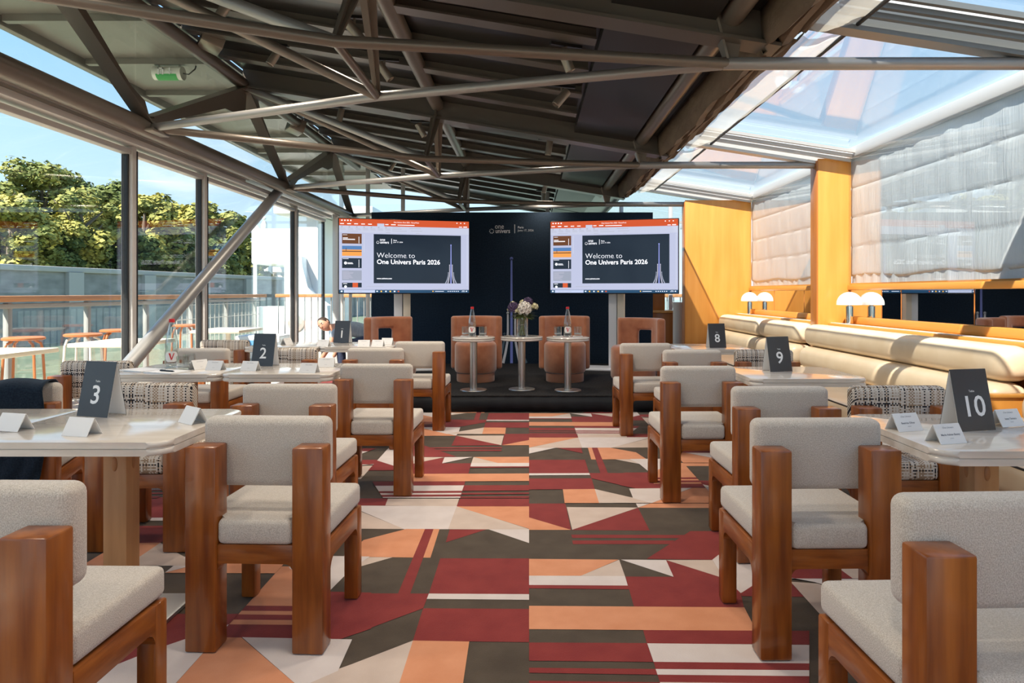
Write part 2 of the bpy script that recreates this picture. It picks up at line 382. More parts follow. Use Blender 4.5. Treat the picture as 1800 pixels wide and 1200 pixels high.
def clip(poly, ax, val, keep_less):
    res = []; n = len(poly)
    for i in range(n):
        a, b = poly[i], poly[(i+1) % n]
        ia = (a[ax] <= val) if keep_less else (a[ax] >= val); ib = (b[ax] <= val) if keep_less else (b[ax] >= val)
        if ia: res.append(a)
        if ia != ib:
            t = (val-a[ax])/(b[ax]-a[ax]); res.append((a[0]+(b[0]-a[0])*t, a[1]+(b[1]-a[1])*t))
    return res
COLW, Y0, G1, PER = 1.06, 2.03, 1.77, 3.634
Lg = [(k, [ground(p) for p in q]) for k, q in LEFTP]; Rg = [(k, [ground(p) for p in q]) for k, q in RIGHTP]
def clipy(poly, a, b): return clip(clip(poly, 1, a, False), 1, b, True)
tileR = [(k, clipy(p, Y0, Y0+G1)) for k, p in Rg] + [(k, [(-x, y+G1) for x, y in clipy(p, Y0, Y0+PER-G1)]) for k, p in Lg]
tileL = [(k, clipy(p, Y0, Y0+PER-G1)) for k, p in Lg] + [(k, [(-x, y+PER-G1) for x, y in clipy(p, Y0, Y0+G1)]) for k, p in Rg]
FX0, FX1, FY0, FY1 = -3.12, 3.12, -3.6, 11.2
bm = NB(); bx(bm, FX0, FX1, FY0, FY1, -0.12, -0.004, mi=0)
def add_tile(tile, col, sgn):
    lo, hi = col*COLW, (col+1)*COLW
    for j in (-2, -1, 0, 1, 2):
        for i, (k, p) in enumerate(tile):
            if len(p) < 3: continue
            if col % 2 == 0: q = [(sgn*abs(x)+sgn*col*COLW if False else x+sgn*col*COLW, y+j*PER) for x, y in p]
            else: q = [(sgn*2*COLW*((col+1)//2)-x, y+j*PER+0.9) for x, y in p]
            a, b = (lo, hi) if sgn > 0 else (-hi, -lo)
            q = clip(clip(q, 0, max(a, FX0), False), 0, min(b, FX1), True); q = clip(clip(q, 1, FY0, False), 1, FY1, True)
            if len(q) < 3: continue
            z = -0.0036+0.0036*i/60
            try:
                f = bm.faces.new([bm.verts.new((x, y, z)) for x, y in q]); f.material_index = ckeys.index(k)
                if f.normal.z < 0 or sum((q[n][0]*q[(n+1) % len(q)][1]-q[(n+1) % len(q)][0]*q[n][1]) for n in range(len(q))) < 0: f.normal_flip()
            except ValueError: pass
for col in (0, 1, 2):
    add_tile(tileR, col, 1); add_tile(tileL, col, -1)
me = bpy.data.meshes.new('floor'); bm.to_mesh(me); bm.free()
for k in ckeys: me.materials.append(CAR[k])
structure(link('floor', me), 'lounge carpet with red, orange, white and charcoal geometric patches')

# ------------------------------------------------------------------ ROOF
FR = [-2.2, 0.75, 3.70, 6.65, 9.60]          # roof frames
XU, XR, XP = -2.77, -0.89, 1.08
ZC = 2.41
def zd(x): return 3.34-0.165*(x-XU)
ceil = struct_empty('ceiling', 'dark metal roof deck above the lounge')
bm = NB()
def slab(bm, xa, xb, ya, yb, dz0, dz1, mi=0):
    v = [bm.verts.new((x, y, zd(x)+dz)) for dz in (dz0, dz1) for x, y in ((xa, ya), (xb, ya), (xb, yb), (xa, yb))]
    for q in ((3, 2, 1, 0), (4, 5, 6, 7), (0, 1, 5, 4), (1, 2, 6, 5), (2, 3, 7, 6), (3, 0, 4, 7)): bm.faces.new([v[i] for i in q]).material_index = mi
for a, b in zip([-3.6]+FR+[12.55], FR+[12.55, 14.0]):
    m = NB(); slab(m, XU-0.02, 1.40, a+0.004, b-0.004, 0.0, 0.05); obj('deck_panel', m, deck_metal, ceil, smooth=0)
for a in FR:
    m = NB(); slab(m, XU, 1.34, a-0.045, a+0.045, -0.17, -0.001); slab(m, XU, 1.34, a-0.08, a+0.08, -0.185, -0.165); obj('rafter', m, purlin_paint, ceil, smooth=0)
pm = None
for a in FR+[12.55]:
    for k in range(1, 5):
        y = a+k*0.59
        if y > 13.9: continue
        m = NB(); slab(m, XU, 0.42, y-0.03, y+0.03, -0.065, -0.001); slab(m, XU, 0.42, y-0.06, y+0.06, -0.075, -0.06); obj('purlin', m, purlin_paint, ceil, smooth=0)
for a, b in zip([-3.6]+FR+[12.55], FR+[12.55, 14.0]):
    m = NB(); slab(m, 0.44, 1.0, a+0.03, b-0.03, -0.09, -0.03); obj('dark_board', m, panel_dark, ceil, smooth=0)
# overhanging soffit on the river side
sof = struct_empty('trim_1', 'grey ribbed soffit of the roof overhang outside the left glazing')
ys = [-3.6+k*0.983 for k in range(19)]
for a, b in zip(ys[:-1], ys[1:]):
    bmx = B1(-4.05, XU-0.03, a+0.005, b-0.005, 3.30, 3.34); obj('soffit_panel', bmx, soffit_m, sof, smooth=0)
    bmx = B1(-4.03, XU-0.06, a-0.03, a+0.03, 3.245, 3.299); obj('soffit_rib', bmx, soffit_m, sof, smooth=0)
obj('fascia', B1(-4.13, -4.05, -3.6, 14.1, 3.22, 3.42, bev=0.02), soffit_m, sof)

# ------------------------------------------------------------------ ROOF TRUSS
truss = thing('roof_truss', 'brown painted steel tube truss carrying the roof', 'truss')
XA = -2.87
YA = [2.35, 5.15, 8.08, 11.0]
YQ = [4.32, 7.25, 10.2]; YQp = [3.37, 6.33, 9.29]
def ptube(name, p0, p1, r, m=truss_paint, n=14): return obj(name, tube(NB(), [p0, p1], r, n), m, truss)
ptube('bottom_chord', (XA-0.02, -3.5, ZC), (XA-0.02, 11.1, ZC), 0.068, n=18)
ptube('upper_chord', (XU, -3.5, 3.19), (XU, 11.0, 3.19), 0.058, n=16)
ptube('ridge_tube', (XR, -3.5, 2.985), (XR, 10.35, 2.985), 0.062, n=18)
ptube('ridge_tube', (XP+0.01, -3.5, 2.655), (XP+0.01, 10.3, 2.655), 0.062, n=18)
QZ = ZC
# zigzag bottom tubes: window nodes -> middle nodes -> right nodes -> right pillars
for i, yp in enumerate(FR[2:]):
    P = Vector((XP+0.02, yp, ZC)); Qf = Vector((-0.96, YQ[i], ZC)); Qn = Vector((-0.96, YQp[i], ZC))
    A_near = Vector((XA, [2.45, 5.15, 8.08][i], ZC)); A_far = Vector((XA, YA[i+1], ZC))
    obj('tie_tube', tube(NB(), [A_near, Qn, P], 0.030, 12), truss_paint, truss)
    obj('tie_tube', tube(NB(), [A_far+Vector((0, 0, 0.0)), Qf, P], 0.030, 12), brace_paint, truss)
    ptube('link_tube', Qn, Qf, 0.024)
    ptube('strut_tube', P-Vector((0.05, 0, 0)), (2.78 if i < 2 else 2.17, yp, ZC), 0.034, brace_paint)
    U = Vector((XU, yp, 3.17))
    ptube('diagonal_tube', U, Qn, 0.032, brace_paint); ptube('diagonal_tube', U, Qf, 0.030)
    # V plates hanging from the ridge tube to the two middle nodes
    T = Vector((XR, yp, 2.95))
    for q in (Qn, Qf):
        d = (q-T); m = NB(); s = Vector((1, 0, 0)); up = Vector((0, 0, 1))
        side = d.cross(s).normalized()
        plate(m, [T+side*0.075, T-side*0.075, q-side*0.018, q+side*0.018], s, 0.014)
        plate(m, [T+s*0.055+side*0.0, T-s*0.055, q-s*0.02, q+s*0.02], side, 0.014)
        obj('web_plate', m, truss_paint, truss, smooth=0)
    # bracket plates under the right tube
    m = NB(); t0 = Vector((XP, yp, 2.64))
    plate(m, [t0+Vector((-0.085, 0, 0)), t0+Vector((0.085, 0, 0)), P+Vector((0.03, 0, 0.02)), P+Vector((-0.03, 0, 0.02))], (0, 1, 0), 0.02)
    plate(m, [t0+Vector((-0.075, -0.06, 0)), t0+Vector((-0.075, 0.06, 0)), P+Vector((-0.03, 0.03, 0.02)), P+Vector((-0.03, -0.03, 0.02))], (1, 0, 0), 0.014)
    obj('bracket_plate', m, truss_paint, truss, smooth=0)
# web plates of the window-side truss (A - U zigzag)
def web(pa_, pb_):
    a = Vector(pa_); b = Vector(pb_); d = (b-a).normalized(); nx = Vector((1, 0, 0)); side = d.cross(nx).normalized()
    m = NB()
    prof = [(0.0, 0.02), (0.08, 0.09), (0.2, 0.05), (0.72, 0.105), (0.84, 0.19), (0.95, 0.21), (1.0, 0.05)]
    L_ = b-a
    plate(m, [a+L_*t+side*w for t, w in prof]+[a+L_*t-side*0.03 for t, w in reversed(prof)], nx, 0.016)
    plate(m, [a-side*0.03-nx*0.05, b-side*0.03-nx*0.06, b-side*0.03+nx*0.06, a-side*0.03+nx*0.05], side, 0.014)
    obj('web_plate', m, truss_paint, truss, smooth=0)
nodesA = [(XA, y, ZC+0.05) for y in (-0.6, 2.35, 5.15, 8.08, 11.0)]
nodesU = [(XU, y, 3.15) for y in FR]
for i in range(5):
    web(nodesA[i], nodesU[i])
    if i < 4: web(nodesA[i], nodesU[i+1])
for nA in nodesA[2:]:
    obj('gusset', B1(XA-0.03, XA+0.10, nA[1]-0.12, nA[1]+0.12, ZC-0.045, ZC-0.02, bev=0.008), truss_paint, truss)
# big brace from window node down to the floor
br = thing('brace_tube', 'thick grey diagonal steel brace in front of the river windows', 'brace', (-2.972, 3.97, 0))
obj('tube', tube(NB(), [(0, 0, 0.0), (0, 4.11, 2.36)], 0.056, 20), brace_paint, br)
obj('foot_plate', B1(-0.06, 0.06, -0.12, 0.10, 0, 0.014, bev=0.003), brace_paint, br)

# track spotlights under the roof
spot_proto = None
def spotlight(px, py, az, tilt, label):
    global spot_proto
    u, v = (px-CX)/FPX, (CY-py)/FPX
    k = 0.165
    d = (3.34+k*XU-0.17-EYE)/(v+k*u)
    p = Vector((u*d, d, EYE+v*d))
    zt = zd(p.x)-0.078
    t = thing('track_spotlight', label, 'spotlight', (p.x, p.y, p.z-0.04), az, 'track spotlights under the roof')
    h = zt-(p.z-0.04)
    obj('track', B1(-0.11, 0.11, -0.013, 0.013, h-0.02, h), black_pl, t)
    obj('stem', tube(NB(), [(0, 0, 0.05), (0, 0, h-0.018)], 0.008, 8), spot_m, t)
    m = NB(); lathe(m, [(0, 0.075), (0.028, 0.075), (0.033, 0.07), (0.033, -0.075), (0.029, -0.078), (0.027, -0.06), (0, -0.058)], 18)
    obj('lamp_head', m, spot_m, t, (0, 0, 0.03), (0, R(tilt), 0))
    ld = bpy.data.lights.new('spot_beam', 'SPOT'); ld.energy = 30.0; ld.color = (1.0, 0.87, 0.71); ld.spot_size = R(140); ld.spot_blend = 1.0; ld.shadow_soft_size = 0.12
    lo = bpy.data.objects.new('spot_beam', ld); C.objects.link(lo); lo.parent = t; lo.location = (0, 0, -0.07)
    return t
SP = [(395, 12, 0.3, 30, 'track spotlight nearest the windows at the top of the picture'), (483, 97, 0.3, 30, 'track spotlight over the window truss above the exit light'),
      (623, 52, 0.2, -40, 'track spotlight beside the dark plate at the top middle'), (676, 123, 0.2, -35, 'small track spotlight behind the middle truss plates'),
      (598, 202, 0.1, 12, 'small track spotlight between the diagonal truss tubes left of centre'), (740, 227, 0.2, -30, 'track spotlight left of the hanging middle truss plate'),
      (690, 290, 0.1, 30, 'tiny track spotlight low above the left screen'), (965, 258, 0.0, 8, 'track spotlight just left of the dark ceiling board, upright'),
      (958, 328, 0.0, 15, 'upper of two tiny track spotlights above the backdrop logo'), (955, 344, 0.0, 0, 'lower of two tiny track spotlights above the backdrop logo'),
      (995, 102, 0.4, -25, 'track spotlight at the edge of the dark board crossed by a thick tube'), (987, 170, 0.3, 40, 'tilted track spotlight at the edge of the dark board above the right screen')]
for s in SP: spotlight(*s)
def added_spot(x, y, label):      # extra spotlights out of view, added to brighten the room
    z = zd(x)-0.17; d = y
    t = thing('track_spotlight', label, 'spotlight', (x, y, z-0.04), 0.2, 'track spotlights under the roof')
    obj('track', B1(-0.11, 0.11, -0.013, 0.013, 0.112, 0.132), black_pl, t)
    obj('stem', tube(NB(), [(0, 0, 0.05), (0, 0, 0.114)], 0.008, 8), spot_m, t)
    m = NB(); lathe(m, [(0, 0.075), (0.028, 0.075), (0.033, 0.07), (0.033, -0.075), (0.029, -0.078), (0.027, -0.06), (0, -0.058)], 18)
    obj('lamp_head', m, spot_m, t, (0, 0, 0.03))
    ld = bpy.data.lights.new('spot_beam', 'SPOT'); ld.energy = 30.0; ld.color = (1.0, 0.87, 0.71); ld.spot_size = R(140); ld.spot_blend = 1.0; ld.shadow_soft_size = 0.12
    lo = bpy.data.objects.new('spot_beam', ld); C.objects.link(lo); lo.parent = t; lo.location = (0, 0, -0.07)
for i, (x, y) in enumerate(((-2.0, 2.2), (-0.5, 2.0), (0.2, 2.9), (-1.6, 0.3), (0.1, 0.2), (-2.0, -1.6), (-0.4, -1.7))):
    added_spot(x, y, 'added unseen fill spotlight in the roof above the camera, %s' % ('first of the front row by the windows', 'second of the front row', 'third of the front row', 'middle row by the windows', 'middle row by the dark board', 'back row by the windows', 'back row by the dark board')[i])
# small loudspeaker boxes on the truss
for (px, py, d, lb) in ((373, 70, 5.6, 'brown box loudspeaker hung under the roof beside the nearest truss chord'), (520, 222, 8.2, 'brown box loudspeaker hung under the roof beyond the second truss node')):
    p = at(px, py, d)
    t = thing('ceiling_speaker', lb, 'loudspeaker', p, R(35), 'speakers on the window truss')
    obj('body', B1(-0.085, 0.085, -0.11, 0.11, -0.075, 0.075, bev=0.008), spot_m, t, rot=(0, R(18), 0))
    obj('grille', B1(-0.09, -0.086, -0.095, 0.095, -0.06, 0.06), black_pl, t, rot=(0, R(18), 0))
    obj('bracket', tube(NB(), [(0, 0, 0.06), (0, 0, zd(p.x)-p.z-0.002)], 0.012, 8), spot_m, t)

# exit light behind the clerestory
green = mat('exit_green', (0.03, 0.30, 0.07), 0.4, emit=(0.05, 0.5, 0.12), estr=0.04)
exit_clear = mat('exit_case', (0.75, 0.78, 0.72), 0.2)
p = at(297, 129, 6.25)
t = thing('exit_light', 'green and white emergency exit light under the overhang', 'exit light', p, 0)
m = NB(); tube(m, [(-0.13, 0, 0), (0.13, 0, 0)], 0.062, 18); obj('case', m, exit_clear, t)
m = NB()
for k in range(8):
    a0, a1 = R(200+k*17.5), R(200+(k+1)*17.5)
    q = [(-0.095, 0.0635*math.cos(a0), 0.0635*math.sin(a0)), (0.095, 0.0635*math.cos(a0), 0.0635*math.sin(a0)), (0.095, 0.0635*math.cos(a1), 0.0635*math.sin(a1)), (-0.095, 0.0635*math.cos(a1), 0.0635*math.sin(a1))]
    m.faces.new([m.verts.new((x, y, z)) for x, y, z in q])
obj('pictogram_panel', m, green, t)
m = NB()
yy = -0.0665
for q in ([(-0.07, -0.035), (-0.02, -0.035), (-0.02, 0.03), (-0.07, 0.03)],): bx(m, -0.07, -0.055, yy-.001, yy, -0.03, 0.03); bx(m, -0.03, -0.015, yy-.001, yy, -0.03, 0.03); bx(m, -0.07, -0.015, yy-.001, yy, 0.02, 0.03)
bx(m, -0.048, -0.037, yy-.001, yy, -0.025, 0.012)
bx(m, 0.033, 0.045, yy-.001, yy, -0.005, 0.032); plate(m, [(0.012, yy, 0.0), (0.066, yy, 0.0), (0.039, yy, -0.03)], (0, 1, 0), 0.002)
obj('pictogram', m, num_white, t, smooth=0)
for x in (-0.09, 0.1): obj('hanger', tube(NB(), [(x, 0, 0.05), (x, 0, 3.298-p.z)], 0.008, 6), steel, t)
obj('cable', tube(NB(), [(0.13, 0, 0), (0.18, 0, -0.01), (0.24, 0, 0.04), (0.26, 0, 0.12)], 0.006, 6), gasket, t)

# ------------------------------------------------------------------ LEFT GLAZING
XG = -3.10
MUL = [-3.5, -1.2, 0.9, 2.95, 5.29, 6.46, 9.0, 10.33]
for i, (a, b) in enumerate(zip(MUL[:-1], MUL[1:])):
    w = struct_empty('window_%d' % (i+1), 'tall sliding river window in a grey metal frame', (XG, a, 0))
    Lw = b-a
    obj('pane', B1(-0.004, 0.004, 0.06, Lw-0.05, 0.06, 2.27), pane_m, w, smooth=0)
    obj('mullion', B1(-0.045, 0.045, -0.03, 0.028, 0.0, 2.30, bev=0.006), alu, w)
    obj('gasket', B1(-0.047, 0.047, 0.028, 0.040, 0.05, 2.27), gasket, w, smooth=0)
    obj('gasket', B1(-0.03, 0.018, Lw-0.048, Lw-0.031, 0.05, 2.27), gasket, w, smooth=0)
    obj('bottom_rail', B1(-0.04, 0.04, 0.03, Lw-0.03, 0.0, 0.07, bev=0.004), alu, w)
    obj('top_rail', B1(-0.035, 0.035, 0.03, Lw-0.03, 2.235, 2.275, bev=0.004), alu, w)
wl = struct_empty('trim_2', 'grey window head track with louvre slots over the river windows')
obj('head_beam', B1(XG-0.08, XG+0.10, -3.5, 10.4, 2.30, 2.345, bev=0.006), alu, wl)
for k in range(4): obj('louvre', B1(XG+0.02+0.036*k, XG+0.035+0.036*k, -3.5, 7.3, 2.345+0.012*k, 2.365+0.012*k), alu, wl)
obj('head_cover', B1(XG-0.10, XA-0.03, -3.5, 11.0, 2.395, 2.42, bev=0.004), alu, wl)
# clerestory panes between chord and roof
ysw = [-3.5]+nodesA_y if False else [-3.5, -0.6, 2.35, 5.15, 8.08, 11.0]
for i, (a, b) in enumerate(zip(ysw[:-1], ysw[1:])):
    w = struct_empty('window_%d' % (i+20), 'clerestory pane between the truss chord and the roof', (XA-0.10, a, 0))
    obj('pane', B1(-0.004, 0.004, 0.01, b-a-0.01, 2.43, 3.30), glass_pane_mat('clerestory_glass_%d' % i, (0.96, 0.98, 0.97), 0.03, 0.40), w, smooth=0)

# ------------------------------------------------------------------ FAR END GLAZING AND BACK END
we = struct_empty('window_40', 'glazed end wall behind the backdrop', (0, 11.1, 0))
for x in (-3.05, -2.62, -2.05, -1.0, 0.3, 1.5, 2.3, 3.05): obj('post', B1(x-0.03, x+0.03, -0.03, 0.03, 0, zd(max(x, XU))-0.02 if x < 1.6 else 2.6, bev=0.005), alu, we)
for a, b in zip((-3.05, -2.62, -2.05, -1.0, 0.3, 1.5), (-2.62, -2.05, -1.0, 0.3, 1.5, 2.3)): obj('pane', B1(a+0.03, b-0.03, -0.004, 0.004, 0.02, 2.60), pane_m, we, smooth=0)
obj('transom', B1(-3.05, 3.05, -0.02, 0.02, 2.29, 2.33), alu, we)
obj('door_post', B1(-2.98, -2.88, -0.76, -0.66, 0, 2.36, bev=0.01), alu_light, we)
obj('door_post', B1(-2.80, -2.76, -0.50, -0.44, 0, 2.36, bev=0.005), alu, we)
wb = struct_empty('window_41', 'glazed end wall at the back of the lounge', (0, -3.55, 0))
for x in (-3.05, -1.5, 0.0, 1.5, 3.05): obj('post', B1(x-0.03, x+0.03, -0.03, 0.03, 0, zd(max(x, XU)) if x < 1.6 else 2.6), alu, wb)
for a, b in zip((-3.05, -1.5, 0.0, 1.5), (-1.5, 0.0, 1.5, 3.05)): obj('pane', B1(a+0.03, b-0.03, -0.004, 0.004, 0.02, 2.55), pane_m, wb, smooth=0)

# ------------------------------------------------------------------ RIGHT SIDE: skylight, wall, blinds, mirrors
XW = 3.10
sky = struct_empty('window_50', 'sloping glass skylight above the banquettes')
def zs(x): return 2.80-0.155*(x-1.60)     # skylight slope
def sslab(bm, xa, xb, ya, yb, dz0, dz1):
    v = [bm.verts.new((x, y, zs(x)+dz)) for dz in (dz0, dz1) for x, y in ((xa, ya), (xb, ya), (xb, yb), (xa, yb))]
    for q in ((3, 2, 1, 0), (4, 5, 6, 7), (0, 1, 5, 4), (1, 2, 6, 5), (2, 3, 7, 6), (3, 0, 4, 7)): bm.faces.new([v[i] for i in q])
skyglass = glass_pane_mat('skylight_glass', (0.85, 0.87, 0.88), 0.05, 0.45)
_n = skyglass.node_tree; _o = [x for x in _n.nodes if x.type == 'OUTPUT_MATERIAL'][0]; _m = [x for x in _n.nodes if x.type == 'MIX_SHADER'][0]
_t = _n.nodes.new('ShaderNodeBsdfTranslucent'); _t.inputs[0].default_value = (0.8, 0.82, 0.84, 1); _x = _n.nodes.new('ShaderNodeMixShader'); _x.inputs[0].default_value = 0.02   # dusty film on the panes
_n.links.new(_m.outputs[0], _x.inputs[1]); _n.links.new(_t.outputs[0], _x.inputs[2]); _n.links.new(_x.outputs[0], _o.inputs[0])
for a, b in zip([-3.5]+FR+[12.55], FR+[12.55, 14.0]):
    m = NB(); sslab(m, 1.40, XW+0.04, a+0.05, b-0.05, 0.0, 0.008); obj('pane', m, skyglass, sky, smooth=0)
obj('upstand', B1(1.36, 1.398, -3.5, 14.0, 2.60, 2.845), panel_dark, sky, smooth=0)
for a in FR:
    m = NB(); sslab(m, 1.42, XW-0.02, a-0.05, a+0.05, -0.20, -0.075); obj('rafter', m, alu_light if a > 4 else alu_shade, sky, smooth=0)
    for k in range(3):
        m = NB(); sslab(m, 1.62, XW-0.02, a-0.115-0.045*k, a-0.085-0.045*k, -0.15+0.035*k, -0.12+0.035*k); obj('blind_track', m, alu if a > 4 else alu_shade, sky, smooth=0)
    m = NB(); sslab(m, 1.62, XW-0.02, a-0.03, a+0.03, -0.075, -0.002); obj('glazing_bar', m, alu_light, sky, smooth=0)
for a, b in zip([-3.5]+FR+[12.55], FR+[12.55, 14.0]):
    m = NB(); sslab(m, 2.30, 2.36, a+0.1, b-0.1, 0.012, 0.05) if False else None
    m.free()
    obj('gutter', B1(XW-0.02, XW+0.10, a+0.05, b-0.05, 2.46, 2.56, bev=0.006), alu_light, sky)
# canopy outside far right (cream underside seen over the right screen)
# folded roof blinds along the inner edge of the skylight
for a, b, lb in ((0.78, 3.655, 'brown folded roof blind along the skylight in the nearest bay'), (3.72, 6.605, 'brown folded roof blind along the skylight in the middle bay'), (6.675, 9.52, 'brown folded roof blind along the skylight in the far bay')):
    t = thing('roof_blind', lb, 'blind', (0, a, 0), 0, 'folded roof blinds')
    Lb = b-a; n = 26
    prof = [(1.245, 2.70), (1.25, 2.60), (1.255, 2.52), (1.275, 2.478), (1.31, 2.50), (1.313, 2.535), (1.34, 2.505), (1.372, 2.52), (1.375, 2.555), (1.40, 2.53), (1.432, 2.545), (1.436, 2.575), (1.47, 2.56), (1.49, 2.588)]
    m = NB(); rows = []
    for i in range(n+1):
        y = Lb*i/n; rows.append([m.verts.new((x+0.012*math.sin(y*7+k)*(k > 2), y, z-0.010*math.sin(y*3.1+k*0.7)*(k > 1)+0.006*math.sin(y*17+k))) for k, (x, z) in enumerate(prof)])
    for i in range(n):
        for k in range(len(prof)-1): m.faces.new((rows[i][k], rows[i+1][k], rows[i+1][k+1], rows[i][k+1]))
    o = obj('folded_cloth', m, brown_cloth, t); s = o.modifiers.new('thick', 'SOLIDIFY'); s.thickness = 0.008
    m = NB(); rows = []
    prof = [(1.49, 2.588), (1.53, 2.572), (1.58, 2.567), (1.63, 2.572), (1.69, 2.585), (1.750, 2.602)]
    for i in range(n+1):
        y = 0.02+(Lb-0.04)*i/n; rows.append([m.verts.new((x, y, z-0.012*math.sin(y*2.3+k)-0.005*math.sin(y*13+k*2))) for k, (x, z) in enumerate(prof)])
    for i in range(n):
        for k in range(len(prof)-1): m.faces.new((rows[i][k], rows[i+1][k], rows[i+1][k+1], rows[i][k+1]))
    obj('cream_cloth', m, cream_cloth, t)
    obj('rod', tube(NB(), [(1.758, 0, 2.605), (1.758, Lb, 2.605)], 0.012, 8), panel_dark, t)
    obj('header', B1(1.22, 1.30, 0, Lb, 2.68, 2.73), panel_dark, t, smooth=0)

# right wall below the windows
wr = structure(obj('wall_right', B1(XW, XW+0.12, -3.55, 11.1, 0.0, 1.26), cherry_h, smooth=0), 'orange wood wall behind the banquettes')
# pillars
PIL = [('column_panel', 2.77, XW, 0.69, 'yellow wood pillar panel of the bay behind the camera'), ('column_panel', 2.77, XW, 3.64, 'sunlit wood pillar panel beside the nearest bay'),
       ('column_panel', 2.77, XW-0.0, 6.57, 'narrow sunlit yellow wood pillar between the two blinds'), ('column_panel', 2.165, XW, 9.52, 'wide sunlit orange wood panel at the end of the banquette')]
for nme, x0, x1, y, lb in PIL:
    t = thing('wood_pillar', lb, 'pillar', ((x0+x1)/2, y, 0), 0, 'wood pillars of the right wall')
    w2 = (x1-x0)/2
    obj('face_panel', B1(-w2+0.012, w2-0.001, 0, 0.018, 0, 2.458, bev=0.002), cherry, t)
    obj('core', B1(-w2+0.03, w2-0.001, 0.02, 0.14, 0, 2.45), cherry_dk, t)
    obj('side_panel', B1(-w2, -w2+0.028, 0.004, 0.15, 0, 2.44, bev=0.002), cherry_dk, t)

# roman blinds, inner glass, mirror, trims per bay
def blind_bay(a, b, lab):
    t = thing('roman_blind', lab, 'blind', (XW+0.03, a-0.07, 0), 0, 'white roman blinds on the right wall')
    Lb = b-a+0.14; ny = int(Lb*34); nz_ = 60; z0, z1 = 1.325, 2.46
    m = NB(); grid = []
    sd_ = a*3.3
    for j in range(nz_+1):
        z = z0+(z1-z0)*j/nz_; row = []
        for i in range(ny+1):
            y = Lb*i/ny
            ph = ((z1-z) % 0.285)/0.285
            bid = int((z1-z)/0.285); wr_ = (0.010*mnoise.noise(Vector((y*6.0+sd_+bid*3.7, z*1.0, 3.0)))+0.007*mnoise.noise(Vector((y*15.0+sd_+bid*9.1, z*1.5, 7.0))))*(0.35+0.65*math.sin(PI*ph))
            seam = 0.007*math.exp(-((ph)/0.03)**2)+0.007*math.exp(-((1-ph)/0.03)**2)
            billow = -0.007*math.sin(PI*ph)*(0.5+0.5*ph)
            zz = z+(0.012*math.sin(y*5.5+sd_)+0.010*mnoise.noise(Vector((y*3+sd_, 0, 0)))-0.02*(y/Lb-0.5)**2*0)*(1-j/nz_)**3
            row.append(m.verts.new((billow+wr_+seam, y, zz)))
        grid.append(row)
    for j in range(nz_):
        for i in range(ny): m.faces.new((grid[j][i], grid[j][i+1], grid[j+1][i+1], grid[j+1][i]))
    o = obj('cloth', m, blind_m, t); s = o.modifiers.new('thick', 'SOLIDIFY'); s.thickness = 0.004
    m = NB(); grid = []
    for j in range(9):
        z = 1.245+(1.36-1.245)*j/8; row = []
        for i in range(ny+1):
            y = Lb*i/ny
            row.append(m.verts.new((0.012+0.012*mnoise.noise(Vector((y*9+sd_, z*3, 1.0)))+0.004*math.sin(y*40+sd_), y, z)))
        grid.append(row)
    for j in range(8):
        for i in range(ny): m.faces.new((grid[j][i], grid[j][i+1], grid[j+1][i+1], grid[j+1][i]))
    o = obj('lower_fold', m, blind_m, t); s = o.modifiers.new('thick', 'SOLIDIFY'); s.thickness = 0.004
    obj('head_rail', B1(-0.03, 0.03, 0, Lb, 2.455, 2.50), alu_light, t, smooth=0)
def bay(i, a, b, labs):
    blind_bay(a, b, labs)
    w = struct_empty('window_%d' % (60+i), 'large fixed pane in front of the white blind', (XW-0.02, a, 0))
    obj('pane', B1(-0.004, 0.004, 0.0, b-a, 1.25, 2.46), pane_in, w, smooth=0)
    mir = structure(obj('trim_%d' % (10+i), B1(XW-0.035, XW-0.0, a, b, 1.195, 1.245, bev=0.004), cherry_h), 'orange wood rail under the blind')
    n = 3; Lm = (b-a)/n
    t = thing('wall_mirror', 'long low mirror strip %s' % ('under the nearest blind' if i == 1 else 'under the far blind' if i == 2 else 'in the bay beside the camera'), 'mirror', (XW-0.008, a, 0), 0, 'mirror strips above the banquettes')
    cuts = [0, 0.93, 1.86, b-a]
    for k in range(3): obj('mirror_panel', B1(-0.006, 0.0, cuts[k]+0.004, cuts[k+1]-0.004, 0.945, 1.193), mirror_m, t, smooth=0)
    for k in (1, 2): obj('joint', B1(-0.008, 0.0, cuts[k]-0.004, cuts[k]+0.004, 0.945, 1.193), cherry_dk, t, smooth=0)
    s = thing('mirror_ledge', 'orange wood ledge %s' % ('under the nearest mirror strip' if i == 1 else 'under the far mirror strip' if i == 2 else 'beside the camera'), 'ledge', (XW, a, 0), 0, 'ledges behind the banquettes')
    obj('upstand', B1(-0.055, -0.001, 0, b-a, 0.878, 0.943, bev=0.004), cherry_h, s)
    obj('shelf', B1(-0.225, -0.001, 0, b-a, 0.845, 0.877, bev=0.004), cherry_h, s)
    obj('trim_strip', B1(-0.20, -0.15, 0.04, b-a, 0.8775, 0.882), alu_light, s, smooth=0)
bay(1, 3.80, 6.568, 'large white roman blind on the right, nearest bay')
bay(2, 6.73, 9.518, 'smaller white roman blind between the two wood pillars')
bay(0, 0.85, 3.638, 'white roman blind in the bay beside the camera')

